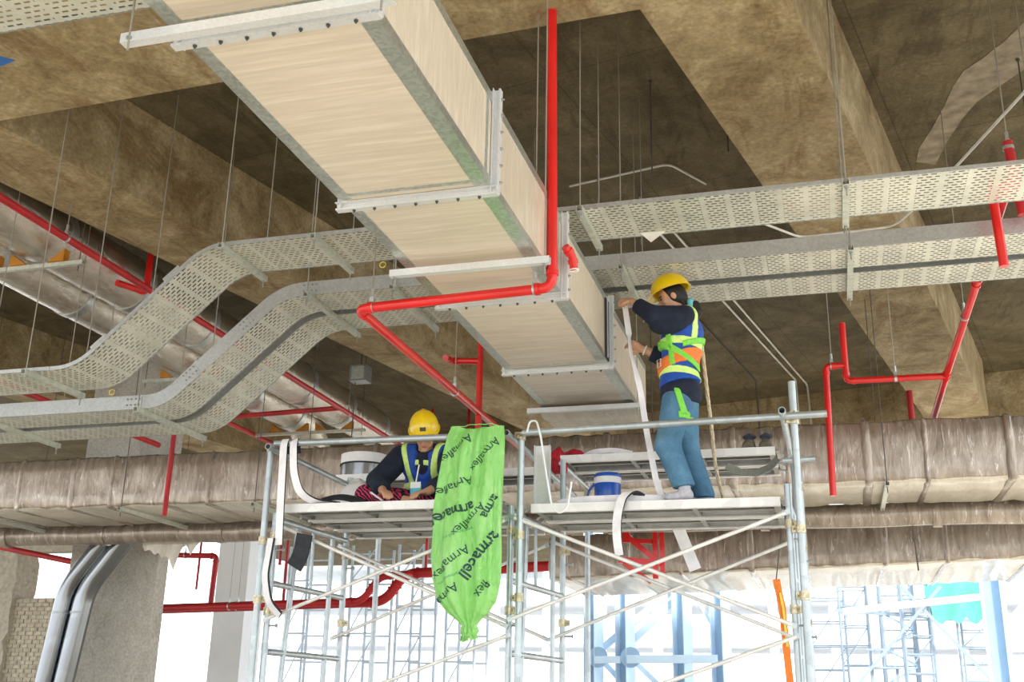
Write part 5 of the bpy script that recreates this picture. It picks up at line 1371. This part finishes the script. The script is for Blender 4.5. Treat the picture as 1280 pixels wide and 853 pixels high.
for lab, c_ in (('yellow cord loop tied to the shallow tray beside the duct', (-3.02, 6.96, 4.69)), ('yellow cord loop tied under the foot of the shallow tray slope', (-5.20, 6.97, 3.845))):
    c_ = Vector(c_)
    tag(MB().tube([c_ + Vector((0.024 * math.cos(a), 0.0, -0.018 + 0.022 * math.sin(a))) for a in [i * 0.5 for i in range(13)]], 0.004, 6).build('cord_loop', 'yellow_cord', None, 60), lab, 'cord')
# ------------------------------------------------------------------ red brackets and orange strap in front of the lower wrapped duct
t = thing('red_bracket', 'red steel pipe bracket with diagonal struts below the right deck', 'bracket', (-2.05, 12.75, 3.03))
for a, b, w in (((-2.36, 12.75, 3.60), (-1.86, 12.72, 3.18), 0.065), ((-1.93, 12.75, 3.02), (-1.93, 12.75, 3.56), 0.06), ((-1.85, 12.75, 3.05), (-1.85, 12.75, 3.62), 0.05), ((-2.36, 12.75, 3.24), (-1.86, 12.75, 3.20), 0.07), ((-2.30, 12.75, 3.20), (-1.98, 12.75, 2.98), 0.05), ((-2.25, 12.75, 3.47), (-2.25, 12.75, 3.68), 0.05), ((-2.35, 12.75, 3.47), (-1.95, 12.75, 3.44), 0.05)):
    MB().bar(a, b, 0.05, w).build('bar', 'red_paint', t, 0)
MB().cyl((-1.93, 12.75, 3.55), (-1.93, 12.75, 6.7), 0.007, 8).build('rod', 'dark_rod', t)
simple('orange_web', (0.92, 0.24, 0.03), 0.7)
t = thing('lifting_strap', 'orange webbing strap hanging on a thin line left of the right uprights', 'strap', (-0.52, 12.2, 1.5))
MB().ribbon([(-0.565, 12.2, 2.94), (-0.545, 12.2, 2.8), (-0.52, 12.2, 2.64), (-0.50, 12.2, 2.2), (-0.475, 12.2, 1.75)], (1, 0.3, 0), 0.075, 0.008).build('webbing', 'orange_web', t, 60)
MB().ribbon([(-0.535, 12.19, 2.80), (-0.51, 12.19, 2.64), (-0.49, 12.19, 2.25)], (1, 0.3, 0), 0.025, 0.008).build('yellow_edge', 'yellow_cord', t, 60)
MB().cyl((-0.565, 12.2, 2.94), (-0.46, 12.25, 3.64), 0.006, 6).build('line', 'dark_rod', t)
tag(MB().cyl((0.86, 12.10, 3.0), (0.84, 12.06, 3.50), 0.008, 6).build('hanging_wire', 'dark_rod', None), 'thin dark wire hanging in front of the lower wrapped duct', 'wire')
# ------------------------------------------------------------------ far red fire mains
def main_pipe(label, path, r, fr):
    t = pipe('fire_main', label, [path], r, 'red_old', [((-10.2, path[0][1], path[0][2] + (path[1][2] - path[0][2]) * 0.52), (1, 0, 0))], 'far red fire mains', fr)
    P = [Vector(p) for p in path]
    return t
main_pipe('thick red fire main far behind the scaffold, rising in an S bend', [(-13.2, 18.0, 3.13), (-7.40, 18.0, 3.27), (-7.05, 18.0, 3.74), (-3.7, 18.0, 3.86)], 0.085, 0.22)
main_pipe('thinner red fire main in front of the thick one with the same S bend', [(-13.2, 17.7, 3.10), (-7.68, 17.7, 3.25), (-7.40, 17.7, 3.66), (-6.9, 17.7, 3.70), (-6.9, 18.0, 3.72)], 0.06, 0.18)
pipe('sprinkler_pipe', 'red branch with drop beside the concrete column', [[(-12.0, 18.2, 4.17), (-10.85, 18.2, 4.13), (-10.87, 18.2, 3.2)]], 0.05, 'red_old', [((-11.5, 18.2, 4.15), (1, 0, 0))], None, 0.08)
pipe('sprinkler_pipe', 'thin red drop beside the red branch behind the column', [[(-11.3, 18.4, 6.7), (-11.32, 18.4, 3.55)]], 0.022, 'red_old')
for lab, x, z0, z1 in (('thin red drop behind the left frame, upper one', -9.55, 3.95, 4.5), ('thin red drop standing on the far red main', -6.75, 3.78, 4.6), ('thin red drop right of the bent red main', -6.05, 4.05, 4.65), ('thin red drop low behind the left frame', -9.42, 3.3, 3.95)):
    pipe('sprinkler_pipe', lab, [[(x, 18.2, 6.7), (x, 18.2, z0)]], 0.028, 'red_old')
pipe('sprinkler_pipe', 'red pipe under the far ceiling at the left picture edge', [[(-12.9, 14.5, 3.90), (-11.0, 14.5, 3.55)]], 0.045, 'red_old')
# ------------------------------------------------------------------ bright site outside: steel frame, scaffold towers, netting
simple('pale_blue_steel', (0.56, 0.73, 0.90), 0.6, 0, 0.06, 3)
simple('dark_and_shaded_steel', (0.30, 0.47, 0.66), 0.6, 0, 0.06, 3)
simple('pale_scaffold', (0.58, 0.68, 0.78), 0.6, 0, 0.08, 3)
simple('far_scaffold', (0.20, 0.26, 0.33), 0.6, 0, 0.08, 3)
simple('pale_building', (0.86, 0.88, 0.90), 0.9, 0, 0.06, 1)  # near white: overexposure of the distance is put into the colour
simple('pale_glass', (0.25, 0.30, 0.36), 0.4, 0, 0.1, 1)
simple('green_net', (0.09, 0.40, 0.30), 0.9, 0, 0.2, 3)
def steel_column(label, x, y, ang, b=0.30, h=0.36, z1=9.0):
    t = thing('steel_column', label, 'steel column', (x, y, 0), 'pale blue steel columns outside')
    ax = Vector((math.cos(ang), math.sin(ang), 0)); ay = Vector((-ax.y, ax.x, 0)); up = Vector((0, 0, 1)); c = Vector((x, y, z1 / 2))
    MB().obox(c - ay * h / 2, ax, ay, up, b / 2, 0.012, z1 / 2).build('flange', 'pale_blue_steel', t, 0)
    MB().obox(c + ay * h / 2, ax, ay, up, b / 2, 0.012, z1 / 2).build('flange', 'pale_blue_steel', t, 0)
    MB().obox(c, ax, ay, up, 0.008, h / 2, z1 / 2).build('web', 'dark_and_shaded_steel', t, 0)  # shade on the web is painted as a darker blue
    MB().obox((x, y, 0.02), ax, ay, up, b * 0.8, h * 0.7, 0.02).build('base_plate', 'pale_blue_steel', t, 0)
    return t
A_ = math.radians(62)
for lab, x in (('pale blue steel column outside, leftmost of the four behind the right bay', -5.42), ('pale blue steel column outside, second from the left behind the right bay', -4.68), ('pale blue steel column outside, third behind the right bay', -3.36), ('pale blue steel column outside, nearest to the orange strap', -2.50)):
    steel_column(lab, x, 26, A_, 0.34, 0.30)
steel_column('pale blue steel column outside at the right picture edge', 3.30, 26, math.radians(72), 0.42, 0.40)
def steel_bar(label, a, b, w=0.12, mat='pale_blue_steel', grp='pale blue bracing bars outside'):
    tag(MB().bar(a, b, w * 0.7, w).build('steel_brace', mat, None, 0), label, 'steel brace', grp)
steel_bar('horizontal steel bar joining the left pair of outside columns', (-5.36, 25.8, 2.66), (-4.75, 25.8, 2.67), 0.16)
steel_bar('long horizontal steel bar joining three outside columns', (-4.6, 25.8, 2.68), (-2.56, 25.8, 2.70), 0.18)
steel_bar('diagonal steel brace rising right behind the right bay', (-5.3, 26.2, 2.9), (-3.4, 26.2, 4.4), 0.16)
steel_bar('second diagonal steel brace rising to the third outside column', (-4.55, 26.2, 3.1), (-3.0, 26.2, 4.5), 0.16)
steel_bar('thin diagonal steel brace right of the third outside column', (-3.2, 26.2, 4.4), (-2.5, 26.2, 3.1), 0.08)
steel_bar('lower diagonal brace beneath the left pair of columns', (-5.2, 26.2, 2.6), (-4.5, 26.2, 1.9), 0.12)
steel_bar('lower diagonal brace beneath the long horizontal bar', (-4.45, 26.2, 2.6), (-3.7, 26.2, 1.9), 0.12)
steel_bar('white horizontal bar left of the right-edge column', (0.2, 26.1, 3.75), (3.1, 26.1, 4.05), 0.14, 'pale_building')
steel_bar('diagonal brace right of the right-edge column, upper', (3.4, 26.1, 3.3), (4.4, 26.1, 4.4), 0.16)
steel_bar('horizontal bar right of the right-edge column', (3.45, 26.1, 2.95), (5.0, 26.1, 3.02), 0.12)
steel_bar('diagonal brace right of the right-edge column, lower', (3.45, 26.1, 2.8), (4.3, 26.1, 2.2), 0.14)
for x, y, where in ((-5.27, 25.78, 'left'), (-4.52, 25.78, 'second')):
    tag(MB().lathe([(0.23, 0), (0.23, 0.03)], (x, y, 2.72), 20, 'Y').build('gusset_plate', 'dark_and_shaded_steel', None, 40), 'round dark blue gusset plate on the %s outside steel column' % where, 'gusset plate', 'gusset plates outside')
def tower(label, x, y, w, z1=6.0, dy=1.2, step=0.75):
    mt = 'far_scaffold' if y > 35 else 'pale_scaffold'
    t = thing('scaffold_tower', label, 'scaffold tower', (x, y, 0), 'pale scaffold towers outside')
    for a in (0, w):
        for b in (0, dy): MB().cyl((x + a, y + b, 0), (x + a, y + b, z1), 0.045, 8).build('post', mt, t)
    k = 0; z = 0.5
    while z < z1:
        for b in (0, dy): MB().cyl((x, y + b, z), (x + w, y + b, z), 0.028, 6).build('rung', mt, t)
        if k % 2 == 0: MB().cyl((x, y, z), (x + w, y, min(z + 2 * step, z1)), 0.022, 6).build('diagonal', mt, t)
        z += step; k += 1
for lab, x, w in (('pale scaffold tower outside left of the green bag', -11.95, 0.75), ('pale scaffold tower outside just behind the green bag', -10.45, 0.85), ('pale scaffold tower outside under the bent red main', -13.4, 0.8), ('pale scaffold tower outside behind the left frame', -15.4, 0.7)):
    tower(lab, x, 30, w)
tower('pale scaffold tower far out at the right of the uprights', 2.2, 40, 0.9, 7.0, 1.2, 0.6)
tower('pale scaffold tower far out left of the netting', 0.2, 44, 1.0, 6.6, 1.2, 0.7)
struct(MB().box(-13.05, -12.3, 22.0, 22.8, 0, SLAB).build('wall_far_column', 'pale_building', None, 0))  # concrete column whitened, its overexposure painted in
m = MB(); vs, fs = [], []
for j in range(9):
    for i in range(13):
        vs.append((3.05 + i * 0.15 + 0.1 * math.sin(j), 40 + 0.12 * math.sin(i * 1.1 + j * 0.7), 6.6 - j * 0.235 - (0.25 * abs(math.sin(i * 0.9)) if j == 8 else 0)))
for j in range(8):
    for i in range(12): fs.append((j * 13 + i, j * 13 + i + 1, j * 13 + 14 + i, j * 13 + 13 + i))
k0 = len(vs); vs += [(x, y + 0.02, z) for x, y, z in vs]; fs += [tuple(q + k0 for q in f[::-1]) for f in fs]
tag(m.add(vs, fs).build('safety_net', 'green_net', None, 60), 'green safety netting on the far scaffold at the right', 'netting')
t = thing('site_basket', 'pale blue wire basket far out at the lower right', 'basket', (1.5, 40, 0))
for i in range(7): MB().bar((1.02 + i * 0.16, 40, 3.08), (1.02 + i * 0.16, 40, 3.66), 0.03, 0.03).build('bar', 'far_scaffold', t, 0)
MB().box(0.98, 2.02, 39.98, 40.6, 3.04, 3.10).build('rail', 'far_scaffold', t, 0); MB().box(0.98, 2.02, 39.98, 40.02, 3.62, 3.68).build('rail', 'far_scaffold', t, 0)
for i in range(2): MB().bar((1.1 + i * 0.8, 40.3, 0), (1.1 + i * 0.8, 40.3, 3.05), 0.1, 0.1).build('post', 'far_scaffold', t, 0)
t = thing('lattice_mast', 'pale lattice mast far out right of the scaffold uprights', 'mast', (1.6, 42, 0))
for dx in (0, 1.1):
    for dy in (0, 1.1): MB().cyl((1.6 + dx, 42 + dy, 0), (1.6 + dx, 42 + dy, 9), 0.06, 8).build('chord', 'far_scaffold', t)
for k in range(12):
    z = 0.6 * k + 0.8; a, b = (1.6, 2.7) if k % 2 else (2.7, 1.6)
    MB().cyl((a, 42, z), (b, 42, z + 0.6), 0.035, 6).build('lacing', 'dark_and_shaded_steel', t); MB().cyl((1.6, 42, z), (2.7, 42, z), 0.03, 6).build('strut', 'far_scaffold', t)
tower('pale scaffold tower far out under the netting', 4.1, 41, 1.0, 4.7, 1.2, 0.55)
tower('pale scaffold tower far out beside the lattice mast', -0.9, 46, 1.3, 6.2, 1.2, 0.9)
for i, (a, b) in enumerate((((0.3, 39, 2.2), (3.4, 39, 5.6)), ((4.9, 39.3, 2.4), (2.0, 39.3, 5.9)), ((0.0, 41.95, 5.1), (4.8, 41.95, 4.7)))):
    steel_bar('pale sloping strut of the far scaffold at the right, %s' % ('rising right', 'rising left', 'nearly level')[i], a, b, 0.10, 'far_scaffold', 'pale far struts')
bld = thing('far_building', 'pale half-finished building far beyond the site', 'building', (-18, 95, 0))
for f_i in range(4):
    MB().box(-60, 34, 95, 110, f_i * 3.6 + 3.2, f_i * 3.6 + 3.6).build('floor_slab', 'pale_building', bld, 0)
for i in range(20):
    MB().box(-58 + i * 4.8, -57.3 + i * 4.8, 95.4, 96.2, 0, 14.4).build('column', 'pale_building', bld, 0)
